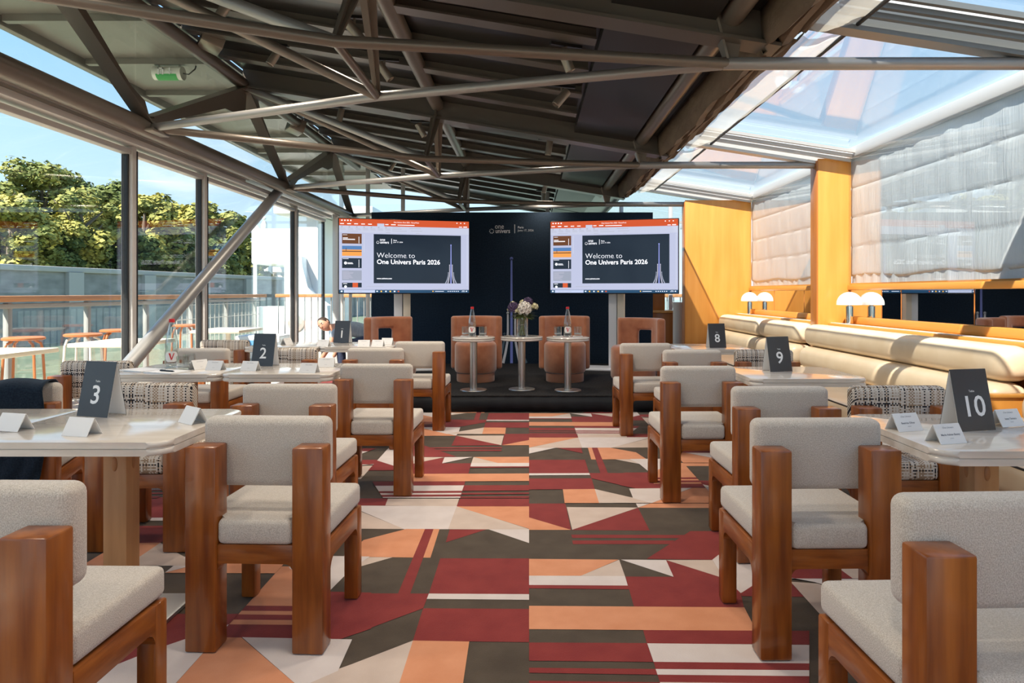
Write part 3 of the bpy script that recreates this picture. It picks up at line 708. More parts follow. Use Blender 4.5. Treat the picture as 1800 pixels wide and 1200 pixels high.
# banquettes
def roll(bm, x, z, rx, rz, y0, y1, n=24, m_=9):
    rings = []
    prof = []
    for k in range(m_+1):
        a = PI/2*k/m_; prof.append((y0+0.10*(1-math.sin(a)), max(0.02, math.cos(PI/2-a))**0.6))
    prof2 = prof[::1]
    ys_ = [(y0+0.10*(1-math.cos(PI/2*k/m_)), (math.sin(PI/2*k/m_))**0.55) for k in range(m_+1)]
    ys_ = [(y, max(s, 0.12)) for y, s in ys_]
    ye = [(y1-(y-y0), s) for y, s in reversed(ys_)]
    for y, s in ys_+ye:
        rings.append([bm.verts.new((x+rx*s*math.copysign(abs(math.cos(2*PI*k/n))**0.75, math.cos(2*PI*k/n)), y, z+rz*s*math.copysign(abs(math.sin(2*PI*k/n))**0.75, math.sin(2*PI*k/n)))) for k in range(n)])
    for i in range(len(rings)-1):
        for k in range(n): bm.faces.new((rings[i][k], rings[i+1][k], rings[i+1][(k+1) % n], rings[i][(k+1) % n]))
    bm.faces.new(rings[0]); bm.faces.new(list(reversed(rings[-1])))
    return bm
def banquette(a, b, lab, splits):
    t = thing('banquette', lab, 'bench', (0, a, 0), 0, 'cream leather banquettes along the right wall')
    Lb = b-a
    obj('plinth', B1(2.12, 2.82, 0.02, Lb-0.02, 0.0, 0.10), cherry_dk, t)
    obj('base', B1(2.06, 2.82, 0.0, Lb, 0.10, 0.30, bev=0.02, seg=3), leather, t)
    obj('seat', B1(2.02, 2.78, 0.005, Lb-0.005, 0.302, 0.452, bev=0.045, seg=4), leather, t)
    obj('back_board', B1(2.83, 2.868, 0, Lb, 0.10, 0.83), cherry_dk, t, smooth=0)
    obj('seat_piping', tube(NB(), [(2.035, 0.05, 0.44), (2.035, Lb-0.05, 0.44)], 0.006, 6), panel_dark, t)
    for k in range(len(splits)-1):
        y0, y1 = splits[k]-a+0.004, splits[k+1]-a-0.004
        obj('lower_roll', roll(NB(), 2.695, 0.556, 0.128, 0.108, y0, y1), leather, t, smooth=60)
        obj('upper_roll', roll(NB(), 2.735, 0.765, 0.118, 0.104, y0, y1), leather, t, smooth=60)
banquette(3.80, 6.56, 'cream leather banquette with long back rolls nearest the table with sign ten', [3.80, 6.56])
banquette(6.73, 9.50, 'cream leather banquette in the far bay behind the table with sign eight', [6.73, 7.85, 9.50])
banquette(0.95, 3.62, 'cream leather banquette at the right edge beside the camera', [0.95, 3.62])
t = thing('bench_divider', 'honey wood divider between two banquettes behind sign ten', 'divider', (2.50, 3.71, 0))
obj('board', B1(-0.45, 0.22, -0.018, 0.018, 0, 0.60, bev=0.004), cherry, t)
obj('cap', B1(-0.46, 0.22, -0.03, 0.03, 0.601, 0.62, bev=0.004), cherry_h, t)

# mushroom lamps
for (x, y, lb) in ((2.985, 6.36, 'white dome table lamp with chrome stem by the narrow yellow pillar'), (2.985, 9.24, 'white dome table lamp with chrome stem by the wide orange panel')):
    t = thing('table_lamp', lb, 'lamp', (x, y, 0.883), 0, 'dome lamps on the ledge')
    m = NB(); lathe(m, [(0, 0), (0.034, 0), (0.034, 0.16), (0.0, 0.16)], 24); obj('stem', m, chrome, t)
    m = NB(); lathe(m, [(0, 0.292)]+[(0.112*math.sin(PI/2*k/12), 0.182+0.11*math.cos(PI/2*k/12)) for k in range(1, 13)]+[(0.112, 0.172), (0.106, 0.172), (0.106, 0.178), (0, 0.178)], 32); obj('shade', m, lamp_white, t)
    m = NB(); lathe(m, [(0, 0.16), (0.02, 0.16), (0.02, 0.178), (0, 0.178)], 12); obj('socket', m, steel, t)

# ------------------------------------------------------------------ STAGE, BACKDROP
SZ = 0.163
st = thing('stage', 'low black carpeted stage platform under the armchairs', 'stage', (-0.1, 6.69, 0))
obj('top', B1(-1.9, 1.9, 0.0, 3.0, SZ-0.012, SZ, bev=0.004), stage_m, st)
m = NB(); n = 150
rows = [[], []]
for i in range(n+1):
    x = -1.895+3.79*i/n; dy = 0.004*math.sin(i*0.9)+0.004*mnoise.noise(Vector((i*0.21, 0, 0)))
    for k in (0, 1): rows[k].append(m.verts.new((x, 0.008+dy*(1.4 if k == 0 else 0.3), 0.001 if k == 0 else SZ-0.013)))
for i in range(n): m.faces.new((rows[0][i], rows[0][i+1], rows[1][i+1], rows[1][i]))
o = obj('skirt', m, stage_skirt, st); s = o.modifiers.new('t', 'SOLIDIFY'); s.thickness = 0.003
obj('frame', B1(-1.88, 1.88, 0.02, 2.98, 0.0, SZ-0.013), stage_skirt, st, smooth=0)

BY = 9.66
bd = thing('backdrop', 'dark navy event backdrop wall with white logo and blue spire', 'backdrop', (-0.24, BY, 0))
obj('panel', B1(-2.0, 2.0, 0.04, 0.10, 0.0, 2.31, bev=0.004), navy, bd)
def bp(px, py): p_ = at(px, py, BY); return (p_.x+0.24, p_.z)
def flat(name, polys, m_, parent, y, th=0.002):
    bm_ = NB()
    for q in polys: plate(bm_, [(x, y, z) for x, z in q], (0, 1, 0), th)
    return obj(name, bm_, m_, parent, smooth=0)
def circ(cx_, cz_, r, n=16): return [(cx_+r*math.cos(2*PI*k/n), cz_+r*math.sin(2*PI*k/n)) for k in range(n)]
def strip2(pts, w0, w1):
    Lp, Rp = [], []
    for i, (x, z) in enumerate(pts):
        a = pts[max(i-1, 0)]; b = pts[min(i+1, len(pts)-1)]; dx, dz = b[0]-a[0], b[1]-a[1]; l = math.hypot(dx, dz); nx, nz_2 = -dz/l, dx/l
        w = w0+(w1-w0)*i/(len(pts)-1); Lp.append((x+nx*w/2, z+nz_2*w/2)); Rp.append((x-nx*w/2, z-nz_2*w/2))
    return [[Lp[i], Lp[i+1], Rp[i+1], Rp[i]] for i in range(len(pts)-1)]
def spire(parent, cx_, z0, s, y, mats_, bm_names=True, th=0.002):
    """spire logo: s = overall height"""
    flat('spire_line', [[(cx_-0.0085*s, z0+s), (cx_+0.0085*s, z0+s), (cx_+0.013*s, z0), (cx_-0.013*s, z0)], circ(cx_, z0+s, 0.016*s)], mats_[0], parent, y, th)
    for sg in (-1, 1):
        pts = [(cx_+sg*0.035*s, z0+0.48*s), (cx_+sg*0.035*s, z0+0.30*s), (cx_+sg*0.040*s, z0+0.2*s), (cx_+sg*0.058*s, z0+0.10*s), (cx_+sg*0.080*s, z0+0.0*s)]
        flat('spire_curve', strip2(pts, 0.017*s, 0.025*s)+[circ(pts[0][0], pts[0][1], 0.013*s)], mats_[1], parent, y, th)
        pts = [(cx_+sg*0.068*s, z0+0.28*s), (cx_+sg*0.072*s, z0+0.2*s), (cx_+sg*0.095*s, z0+0.10*s), (cx_+sg*0.14*s, z0+0.0*s)]
        flat('spire_curve', strip2(pts, 0.012*s, 0.03*s)+[circ(pts[0][0], pts[0][1], 0.012*s)], mats_[2], parent, y, th)
x0_, z0_ = bp(899, 638.5); x1_, z1_ = bp(899, 454)
spire(bd, x0_, z0_, z1_-z0_, 0.037, (logo_b, logo_g, logo_d))
def logo(parent, ox, oz, s, y, m_w, dotm=None, small=True):
    """event logo; s = width of the whole mark"""
    k = s/78.0
    def X(px): return ox+(px-860)*k
    def Z(py): return oz-(py-391)*k
    text_mesh('one', 12.5*k, m_w, parent, (X(869.5), y, Z(401.3)), offset=-0.05*k, sx=0.85)
    text_mesh('univers', 11.2*k, m_w, parent, (X(870.5), y, Z(409.0)), offset=0.08*k, sx=0.80)
    for j in range(8): 
        a = 2*PI*j/8+0.2
        flat('logo_dot', [circ(X(864)+3.6*k*math.cos(a), Z(405.7)+3.6*k*math.sin(a), (0.95 if j > 3 else 0.75)*k, 8)], m_w, parent, y, 0.001)
    flat('logo_bar', [[(X(904), Z(394)), (X(905.2), Z(394)), (X(905.2), Z(409.3)), (X(904), Z(409.3))]], m_w, parent, y, 0.001)
    text_mesh('Paris', 5.4*k, m_w, parent, (X(910), y, Z(400.8)), offset=0.08*k)
    text_mesh('June 17, 2026', 5.1*k, m_w, parent, (X(910), y, Z(406)), offset=0.0)
lx, lz = bp(860, 391)
logo(bd, lx, lz, 78*BY/FPX, 0.036, logo_w)

# screens
scr = {}
def smat(name, c, e=0.78): scr[name] = mat('screen_'+name, (c[0]*0.15, c[1]*0.15, c[2]*0.15), 0.10, emit=c, estr=e, spec=0.28); return scr[name]
smat('orange', (0.42, 0.065, 0.022)); smat('ribbon', (0.37, 0.39, 0.49)); smat('body', (0.33, 0.35, 0.47)); smat('slide', (0.010, 0.016, 0.026)); smat('task', (0.012, 0.045, 0.095)); smat('search', (0.36, 0.41, 0.56))
smat('white', (0.85, 0.86, 0.92)); smat('text', (0.30, 0.31, 0.36)); smat('blue', (0.24, 0.27, 0.62)); smat('dusk', (0.60, 0.24, 0.05)); smat('duskblue', (0.06, 0.14, 0.30)); smat('grey', (0.22, 0.24, 0.30)); smat('red', (0.45, 0.07, 0.02))
smat('lilac', (0.35, 0.34, 0.42)); smat('brown', (0.10, 0.040, 0.018)); smat('icon', (0.55, 0.62, 0.75)); smat('amber', (0.75, 0.40, 0.06))
TW, TH = 1.645, 0.935
def television(cx_, cy_, rz, label, seed):
    t = thing('television', label, 'television', (cx_, cy_, 1.165), rz, 'big screens either side of the logo')
    obj('case', B1(-TW/2-0.012, TW/2+0.012, 0.0, 0.055, -0.012, TH+0.010, bev=0.006), tv_black, t)
    obj('mount', B1(-0.3, 0.3, 0.056, 0.10, 0.2, 0.6), tv_black, t, smooth=0)
    rnd = random.Random(seed)
    sc = obj('screen', B1(-TW/2, TW/2, -0.0025, 0.0, 0.0, TH), scr['body'], t, smooth=0)
    def U(u): return -TW/2+u*TW
    def V(v): return TH*(1-v)
    def rect(name, u0, u1, v0, v1, m_, lay=1): return flat(name, [[(U(u0), V(v0)), (U(u1), V(v0)), (U(u1), V(v1)), (U(u0), V(v1))]], scr[m_], sc, -0.0025-0.0004*lay, 0.0004)
    rect('title_bar', 0, 1, 0, 0.092, 'orange'); rect('ribbon', 0, 1, 0.092, 0.185, 'ribbon'); rect('active_tab', 0.285, 0.338, 0.055, 0.092, 'ribbon', 2)
    def lines(name, items, m_, lay=2):
        b_ = NB()
        for u0, u1, v0, v1 in items: plate(b_, [(U(u0), -0.0025-0.0004*lay, V(v0)), (U(u1), -0.0025-0.0004*lay, V(v0)), (U(u1), -0.0025-0.0004*lay, V(v1)), (U(u0), -0.0025-0.0004*lay, V(v1))], (0, 1, 0), 0.0004)
        o_ = obj(name, b_, scr[m_], sc, smooth=0); o_['kind'] = 'stuff'; return o_
    lines('title_icons', [(0.016+0.022*k, 0.026+0.022*k, 0.014, 0.03) for k in range(4)]+[(0.9+0.03*k, 0.908+0.03*k, 0.02, 0.032) for k in range(3)]+[(0.008+0.052*k, 0.036+0.052*k, 0.062, 0.072) for k in range(5)]+[(0.345, 0.37, 0.062, 0.072), (0.39, 0.425, 0.062, 0.072), (0.44, 0.57, 0.066, 0.074), (0.92, 0.945, 0.075, 0.083), (0.955, 0.985, 0.072, 0.083)], 'white')
    text_mesh('One Univers Paris 2026 - PowerPoint', 0.022, scr['white'], sc, (U(0.41), -0.0036, V(0.042)), sx=0.95)
    it = []
    for k in range(7): it += [(0.015+0.055*k, 0.027+0.055*k, 0.098, 0.118), (0.008+0.056*k, 0.046+0.056*k, 0.126, 0.131), (0.010+0.056*k, 0.05+0.056*k, 0.142, 0.147)]
    it += [(0.40, 0.46, 0.10, 0.106), (0.40, 0.47, 0.124, 0.13), (0.40, 0.51, 0.15, 0.156), (0.53, 0.62, 0.11, 0.116), (0.54, 0.63, 0.145, 0.151), (0.35, 0.385, 0.172, 0.178), (0.58, 0.61, 0.178, 0.183), (0.06, 0.14, 0.165, 0.17)]
    lines('ribbon_items', it, 'text')
    tv = [(0.2, 0.335), (0.365, 0.50), (0.53, 0.665), (0.695, 0.83), (0.862, 0.925)]
    for k, (a, b) in enumerate(tv):
        rect('thumbnail', 0.022, 0.168, a, b, ('brown', 'dusk', 'slide', 'grey', 'slide')[k])
    lines('thumbnail_marks', [(0.028, 0.065, 0.255, 0.262), (0.028, 0.118, 0.272, 0.283), (0.028, 0.06, 0.215, 0.219), (0.026, 0.07, 0.537, 0.541), (0.062, 0.10, 0.59, 0.597), (0.062, 0.105, 0.604, 0.61), (0.03, 0.06, 0.872, 0.878), (0.146, 0.149, 0.24, 0.33), (0.146, 0.149, 0.55, 0.655)], 'white')
    lines('thumbnail_sky', [(0.022, 0.168, 0.365, 0.415)], 'duskblue'); lines('thumbnail_skyline', [(0.022, 0.168, 0.432, 0.445), (0.05, 0.054, 0.395, 0.44)], 'brown', 3)
    flat('thumbnail_badge', [circ(U(0.048), V(0.597), 0.018), circ(U(0.048), V(0.915), 0.016)], scr['white'], sc, -0.0035, 0.0004)
    lines('thumbnail_text', [(0.028, 0.028+rnd.uniform(0.04, 0.085), 0.71+0.012*k, 0.714+0.012*k) for k in range(9)], 'lilac')
    lines('thumbnail_red', [(0.10, 0.14, 0.862, 0.925)], 'red')
    sl = rect('slide', 0.258, 0.935, 0.20, 0.868, 'slide')
    rect('notes_divider', 0.19, 0.985, 0.895, 0.897, 'ribbon', 1)
    lines('status_items', [(0.205, 0.33, 0.908, 0.913), (0.71, 0.74, 0.943, 0.948), (0.75, 0.80, 0.943, 0.948), (0.82, 0.83, 0.94, 0.95), (0.85, 0.857, 0.94, 0.95), (0.88, 0.93, 0.944, 0.947), (0.95, 0.975, 0.943, 0.948)], 'text')
    rect('scroll_bar', 0.183, 0.19, 0.2, 0.45, 'ribbon'); rect('scroll_bar', 0.982, 0.99, 0.2, 0.9, 'ribbon')
    y1 = -0.0037
    text_mesh('Welcome to', 0.094, scr['white'], sc, (U(0.281), y1, V(0.52)), offset=-0.0016)
    text_mesh('.', 0.06, scr['lilac'], sc, (U(0.506), y1, V(0.52)))
    text_mesh('One Univers Paris 2026', 0.083, scr['white'], sc, (U(0.281), y1, V(0.605)), offset=0.0012)
    text_mesh('www.univers.com', 0.026, scr['white'], sc, (U(0.281), y1, V(0.812)), offset=0.0006)
    logo(sc, U(0.279), V(0.245), 0.33, y1, scr['white'])
    ss = 0.565*TH*0.93
    spire(sc, U(0.856), V(0.868), 0.50, y1, (scr['blue'], scr['lilac'], scr['grey']), th=0.0004)
    rect('task_bar', 0, 1, 0.957, 1.0, 'task'); rect('search_box', 0.036, 0.268, 0.960, 0.997, 'search', 2)
    lines('task_icons', [(0.012, 0.026, 0.968, 0.988), (0.278, 0.29, 0.97, 0.986), (0.41, 0.423, 0.97, 0.988), (0.345, 0.356, 0.97, 0.988)]+[(0.83+0.016*k, 0.838+0.016*k, 0.972, 0.984) for k in range(6)]+[(0.945, 0.965, 0.968, 0.973), (0.94, 0.968, 0.98, 0.985), (0.975, 0.985, 0.97, 0.985), (0.73, 0.80, 0.975, 0.982)], 'icon', 3)
    lines('task_icons', [(0.378, 0.39, 0.97, 0.988), (0.31, 0.321, 0.97, 0.988), (0.71, 0.718, 0.97, 0.985)], 'amber', 3); lines('task_icons', [(0.44, 0.452, 0.97, 0.988)], 'red', 3)
    text_mesh('Type here to search', 0.022, scr['text'], sc, (U(0.06), -0.0042, V(0.987)))
    return t
television(-1.589, 8.775, R(14), 'large television showing a welcome slide, left of the backdrop logo', 1)
television(1.082, 8.81, R(-14), 'large television showing a welcome slide, right of the backdrop logo', 2)
stand_white = mat('stand_white', (0.86, 0.86, 0.88), 0.4)
def tv_stand(x, y, rz, label):
    t = thing('television_stand', label, 'stand', (x, y, 0 if x < -1.95 else SZ), rz, 'white television stands')
    obj('column', B1(-0.105, 0.0, 0.12, 0.17, 0.02, 1.5, bev=0.006), stand_white, t)
    obj('column', B1(0.012, 0.105, 0.10, 0.17, 0.02, 1.5, bev=0.006), mat('stand_cream%d' % int(x*10), (0.80, 0.71, 0.57), 0.5), t)
    obj('bracket', B1(-0.28, 0.28, 0.105, 0.118, 1.2, 1.6), tv_black, t, smooth=0)
    obj('base_plate', B1(-0.42, 0.42, -0.12, 0.38, 0.0, 0.018, bev=0.004), stand_white, t)
tv_stand(-1.63, 8.82, R(14), 'white column stand under the left television')
tv_stand(1.12, 8.85, R(-14), 'white column stand under the right television')

# velvet armchairs
def armchair(x, y, rz, label):
    t = thing('armchair', label, 'armchair', (x, y, SZ), rz, 'terracotta armchairs on the stage')
    m = NB(); lathe(m, [(0, 0.0), (0.212, 0.0), (0.216, 0.01), (0.216, 0.098), (0, 0.098)], 40); obj('plinth', m, velvet_lt, t)
    m = NB(); prof = [(0, 0.10), (0.20, 0.10), (0.226, 0.108), (0.238, 0.13), (0.238, 0.40)]
    prof += [(0.19+0.048*math.cos(a), 0.40+0.05*math.sin(a)) for a in [R(k) for k in (15, 35, 55, 75, 90)]]+[(0.1, 0.458), (0, 0.46)]
    lathe(m, prof, 40); obj('seat_drum', m, velvet, t)
    m = NB(); tube(m, [(0.231*math.cos(2*PI*k/40), 0.231*math.sin(2*PI*k/40), 0.418) for k in range(41)], 0.004, 6, caps=False); obj('piping', m, velvet_lt, t)
    # back shell: curved slab with a window
    m = NB(); na, nzz = 20, 14; g = {}
    zz = [0.12+(0.735-0.12)*k/nzz for k in range(nzz+1)]
    for j, z in enumerate(zz):
        for i in range(na+1):
            th = R(-66+132*i/na); r = 0.275+0.03*(abs(th)/R(66))**2
            g[i, j] = m.verts.new((r*math.sin(th)*0.98, 0.0+r*math.cos(th)-0.015, z))
    for j in range(nzz):
        for i in range(na):
            if 7 <= i < 13 and 7 <= j < 11: continue
            m.faces.new((g[i, j], g[i+1, j], g[i+1, j+1], g[i, j+1]))
    o = obj('back_shell', m, velvet, t, smooth=180)
    s = o.modifiers.new('thick', 'SOLIDIFY'); s.thickness = 0.085; s.offset = 0.0
    s = o.modifiers.new('round', 'BEVEL'); s.width = 0.028; s.segments = 4; s.limit_method = 'ANGLE'; s.angle_limit = R(50)
    return t
armchair(-0.61, 7.80, 0, 'terracotta velvet armchair behind the left bottle table')
armchair(0.41, 7.80, 0, 'terracotta velvet armchair behind the right bottle table')
armchair(-1.49, 7.55, R(38), 'terracotta velvet armchair under the left television, turned to the right')
armchair(1.10, 7.20, R(-42), 'terracotta velvet armchair under the right television, turned to the left')

# round side tables on the stage
def side_table(x, y, label):
    t = thing('side_table', label, 'table', (x, y, SZ), 0, 'round side tables on the stage')
    m = NB(); lathe(m, [(0, 0), (0.136, 0), (0.138, 0.004), (0.136, 0.010), (0.04, 0.014), (0, 0.014)], 40); obj('base', m, steel, t)
    m = NB(); lathe(m, [(0, 0.014), (0.037, 0.014), (0.037, 0.51), (0, 0.51)], 24); obj('column', m, steel, t)
    m = NB(); lathe(m, [(0, 0.51), (0.205, 0.51), (0.218, 0.515), (0.221, 0.523), (0.214, 0.531), (0.210, 0.532), (0.215, 0.534), (0.222, 0.543), (0.218, 0.551), (0.205, 0.554), (0, 0.554)], 48); obj('top', m, stone, t)
side_table(-0.572, 7.04, 'round stone-topped side table with a bottle, left on the stage')
side_table(-0.076, 7.10, 'round stone-topped side table holding the flower vase')
side_table(0.398, 7.02, 'round stone-topped side table with a bottle, right on the stage')
TZ = SZ+0.5545

def bottle(x, y, z, label, rz=0.0):
    t = thing('water_bottle', label, 'bottle', (x, y, z), rz, 'tall water bottles with red caps')
    outp = [(0, 0.004), (0.030, 0.0), (0.039, 0.004), (0.040, 0.02), (0.040, 0.125), (0.038, 0.15), (0.030, 0.20), (0.019, 0.255), (0.0145, 0.28), (0.0145, 0.288)]
    inn = [(0.0115, 0.288), (0.0115, 0.28), (0.016, 0.255), (0.027, 0.20), (0.035, 0.15), (0.037, 0.125), (0.037, 0.02), (0.03, 0.008), (0, 0.008)]
    m = NB(); lathe(m, outp+inn, 28); obj('bottle_glass', m, bottle_m, t, smooth=60)
    m = NB(); lathe(m, [(0, 0.284), (0.0165, 0.284), (0.017, 0.302), (0.015, 0.306), (0, 0.306)], 20); obj('cap', m, cap_red, t)
    m = NB(); rows = []
    for k in range(13):
        a = R(-145+110*k/12); h = 0.033*(1-((k-6)/6.2)**4)**0.5 if abs(k-6) < 6.2 else 0
        rows.append((m.verts.new((0.0408*math.cos(a), 0.0408*math.sin(a), 0.072-max(h, 0.012))), m.verts.new((0.0408*math.cos(a), 0.0408*math.sin(a), 0.072+max(h, 0.012)))))
    for k in range(12): m.faces.new((rows[k][0], rows[k+1][0], rows[k+1][1], rows[k][1]))
    lb_ = obj('label_sticker', m, label_m, t)
    m = NB()
    for q in ([(-0.016, 0.094), (-0.006, 0.094), (0.002, 0.056), (-0.002, 0.050)], [(0.012, 0.094), (0.017, 0.094), (0.003, 0.052), (0.000, 0.060)]):
        plate(m, [(x_, -0.0416, z_) for x_, z_ in q], (0, 1, 0), 0.0006)
    obj('emblem', m, cap_red, lb_, smooth=0)
bottle_m = glass_pane_mat('bottle_glass', (0.90, 0.93, 0.93), 0.06, 0.75, power=2.0)
tumbler_m = glass_pane_mat('tumbler_glass', (0.93, 0.95, 0.95), 0.06, 0.75, power=2.0)
bottle(-0.585, 7.02, TZ, 'red-capped water bottle on the left stage table')
bottle(0.395, 7.00, TZ, 'red-capped water bottle on the right stage table')

def tumbler(x, y, z, label, r=0.040, h=0.098, ridges=False, coaster=True):
    t = thing('tumbler', label, 'glass', (x, y, z), 0, 'water tumblers')
    zo = 0.002 if coaster else 0
    if coaster: obj('paper_coaster', B1(-0.05, 0.05, -0.05, 0.05, 0, 0.002), paper, t, smooth=0)
    m = NB(); lathe(m, [(0, zo), (r*0.95, zo), (r, zo+0.006), (r, zo+h), (r*0.95, zo+h), (r*0.92, zo+0.018), (0, zo+0.016)], 24); obj('glass_wall', m, tumbler_m, t, smooth=60)
    m = NB(); lathe(m, [(0, zo+0.0165), (r*0.9, zo+0.0185), (r*0.9, zo+0.03), (0, zo+0.03)], 20); obj('printed_base', m, glass_print, t)
glass_print = mat('frosted_base', (0.55, 0.56, 0.57), 0.2)
tumbler(-0.66, 7.10, TZ, 'tumbler left of the bottle on the left stage table'); tumbler(-0.48, 7.09, TZ, 'tumbler right of the bottle on the left stage table')
tumbler(0.30, 7.08, TZ, 'tumbler left of the bottle on the right stage table'); tumbler(0.505, 7.08, TZ, 'tumbler right of the bottle on the right stage table')

# vase and bouquet
VX, VY = -0.07, 7.06
t = thing('vase', 'clear glass cylinder vase on the middle stage table', 'vase', (VX, VY, TZ))
m = NB(); lathe(m, [(0, 0), (0.056, 0), (0.058, 0.004), (0.058, 0.195), (0.054, 0.195), (0.054, 0.012), (0, 0.01)], 32); obj('glass_wall', m, tumbler_m, t, smooth=60)
leafg = mat('bouquet_leaf', (0.05, 0.085, 0.022), 0.55, c2=(0.17, 0.19, 0.05), nscale=(30, 30, 30)); stemg = mat('bouquet_stem', (0.13, 0.17, 0.04), 0.5)
pet_w = mat('petal_white', (0.78, 0.72, 0.64), 0.6, c2=(0.84, 0.80, 0.74), nscale=(40, 40, 40)); pet_p = mat('petal_purple', (0.055, 0.032, 0.085), 0.7, c2=(0.13, 0.09, 0.18), nscale=(60, 60, 60)); pet_c = mat('petal_cream', (0.62, 0.58, 0.36), 0.6); twine = mat('twine', (0.60, 0.56, 0.45), 0.7)
t = thing('bouquet', 'bouquet of white and purple flowers with green leaves in the vase', 'flowers', (VX, VY, TZ+0.011))
rnd = random.Random(3)
m = NB()
for k in range(16):
    a = 2*PI*k/16; r0 = rnd.uniform(0.02, 0.045)
    tube(m, [(r0*math.cos(a), r0*math.sin(a), 0.003), (0.014*math.cos(a+1.4), 0.014*math.sin(a+1.4), 0.105), (0.05*math.cos(a+2.4), 0.05*math.sin(a+2.4), 0.24)], 0.0035, 6)
obj('stems', m, stemg, t)
m = NB(); tube(m, [(0.021*math.cos(k*0.5), 0.021*math.sin(k*0.5), 0.095+0.0016*k) for k in range(20)], 0.004, 5); obj('twine_tie', m, twine, t)
def bloom(c, r, m_, n_pet, cup=0.6, name='flower'):
    b_ = NB(); sphere(b_, c, (r*0.62, r*0.62, r*0.58), 12, 8)
    for k in range(n_pet):
        u = (k+0.5)/n_pet; th = math.acos(1-1.5*u); ph = k*2.39996
        d = Vector((math.sin(th)*math.cos(ph), math.sin(th)*math.sin(ph), math.cos(th)))
        a, b = frame_of(d); cc = Vector(c)+d*r*0.70; w = r*0.42
        ring = [b_.verts.new(cc+(a*math.cos(2*PI*q/7)+b*math.sin(2*PI*q/7))*w+d*r*(0.20+0.08*math.sin(3*q+k))) for q in range(7)]
        ctr = b_.verts.new(cc+d*r*0.02)
        for q in range(7): b_.faces.new((ctr, ring[q], ring[(q+1) % 7]))
    return obj(name, b_, m_, t, smooth=60)
bloom((0.022, -0.06, 0.275), 0.076, pet_w, 34); bloom((-0.09, -0.045, 0.285), 0.060, pet_p, 46); bloom((0.058, 0.0, 0.338), 0.056, pet_p, 46)
bloom((-0.045, -0.075, 0.255), 0.034, pet_c, 14); bloom((0.005, 0.0, 0.335), 0.036, pet_c, 16); bloom((-0.10, 0.0, 0.325), 0.03, pet_c, 14); bloom((0.125, -0.01, 0.295), 0.042, pet_c, 14); bloom((0.03, -0.055, 0.21), 0.03, pet_w, 12); bloom((-0.145, -0.02, 0.265), 0.016, pet_c, 8, name='bud'); bloom((-0.14, 0.02, 0.29), 0.014, pet_c, 8, name='bud')
m = NB()
for k in range(230):
    a = rnd.uniform(0, 2*PI); el = rnd.uniform(-0.55, 0.55); d = Vector((math.cos(a)*math.cos(el), math.sin(a)*math.cos(el)*0.8, math.sin(el)*0.75-0.1))
    p0 = Vector((0, 0, 0.235))+d*rnd.uniform(0.04, 0.09); ln = rnd.uniform(0.055, 0.105); s_ = d.cross(Vector((0, 0, 1))).normalized()*rnd.uniform(0.010, 0.019)
    q = [p0, p0+d*ln*0.45+s_, p0+d*ln, p0+d*ln*0.45-s_]
    m.faces.new([m.verts.new(x) for x in q])
obj('leaves', m, leafg, t, smooth=0)['kind'] = 'stuff'

# ------------------------------------------------------------------ DINING CHAIRS
def arch_rail():
    # side rail outline in (y, z) with rounded lower corners
    pts = [(0.086, 0.347), (0.399, 0.347), (0.399, 0.245)]
    for k in range(1, 6): a = R(90*k/5); pts.append((0.399-0.035*(1-math.cos(a)) if False else 0.364+0.035*math.cos(a), 0.245+0.035*math.sin(a)))
    pts += [(0.121, 0.28)]
    for k in range(1, 6): a = R(90+90*k/5); pts.append((0.121+0.035*math.cos(a), 0.245+0.035*math.sin(a)))
    return pts
def rear_rail():
    pts = [(-0.124, 0.349), (0.124, 0.349), (0.124, 0.262)]
    for k in range(1, 5): a = R(90*k/4); pts.append((0.100+0.024*math.cos(a), 0.262+0.026*math.sin(a)))
    for k in range(0, 5): a = R(90+90*k/4); pts.append((-0.100+0.024*math.cos(a), 0.262+0.026*math.sin(a)))
    return pts
def rear_leg(s):
    m = NB(); x0, x1 = sorted((s*0.125, s*0.2275)); bx(m, x0, x1, 0.0, 0.085, 0.0, 0.667, bev=0.007, seg=2); return m
def front_leg(s):
    m = NB(); x0, x1 = sorted((s*0.172, s*0.2265)); bx(m, x0, x1, 0.400, 0.458, 0.0, 0.346, bev=0.008, seg=2); return m
def seat_bm():
    m = NB()
    poly = [(-0.1235, 0.004), (0.1235, 0.004), (0.1235, 0.088), (0.2215, 0.088), (0.2215, 0.462), (-0.2215, 0.462), (-0.2215, 0.088), (-0.1235, 0.088)]
    prism(m, poly, 'z', 0.3495, 0.432, bev=0.019, seg=4)
    for v in m.verts:
        if v.co.z > 0.41:
            r2 = min(1.0, (v.co.x/0.22)**2+((v.co.y-0.26)/0.22)**2); v.co.z += 0.010*(1-r2)
    return m
def back_bm():
    m = NB(); bx(m, -0.214, 0.214, 0.0855, 0.165, 0.515, 0.748, bev=0.028, seg=5); return m
RLEG = {s: to_mesh('rear_leg', rear_leg(s), wood_chair) for s in (-1, 1)}
FLEG = {s: to_mesh('front_leg', front_leg(s), wood_chair) for s in (-1, 1)}
RAIL = {s: to_mesh('side_rail', prism(NB(), arch_rail(), 'x', *sorted((s*0.184, s*0.2255)), bev=0.004), wood_chair_rail) for s in (-1, 1)}
RRAIL = to_mesh('rear_rail', prism(NB(), rear_rail(), 'y', 0.012, 0.06, bev=0.004), wood_chair_rail)
FRAIL = to_mesh('front_rail', B1(-0.171, 0.171, 0.41, 0.45, 0.285, 0.347, bev=0.004), wood_chair_rail)
SEAT = {k: to_mesh('seat', seat_bm(), mm, 60) for k, mm in (('b', fabric), ('t', tweed))}
BACK = {k: to_mesh('backrest', back_bm(), mm, 60) for k, mm in (('b', fabric), ('t', tweed))}
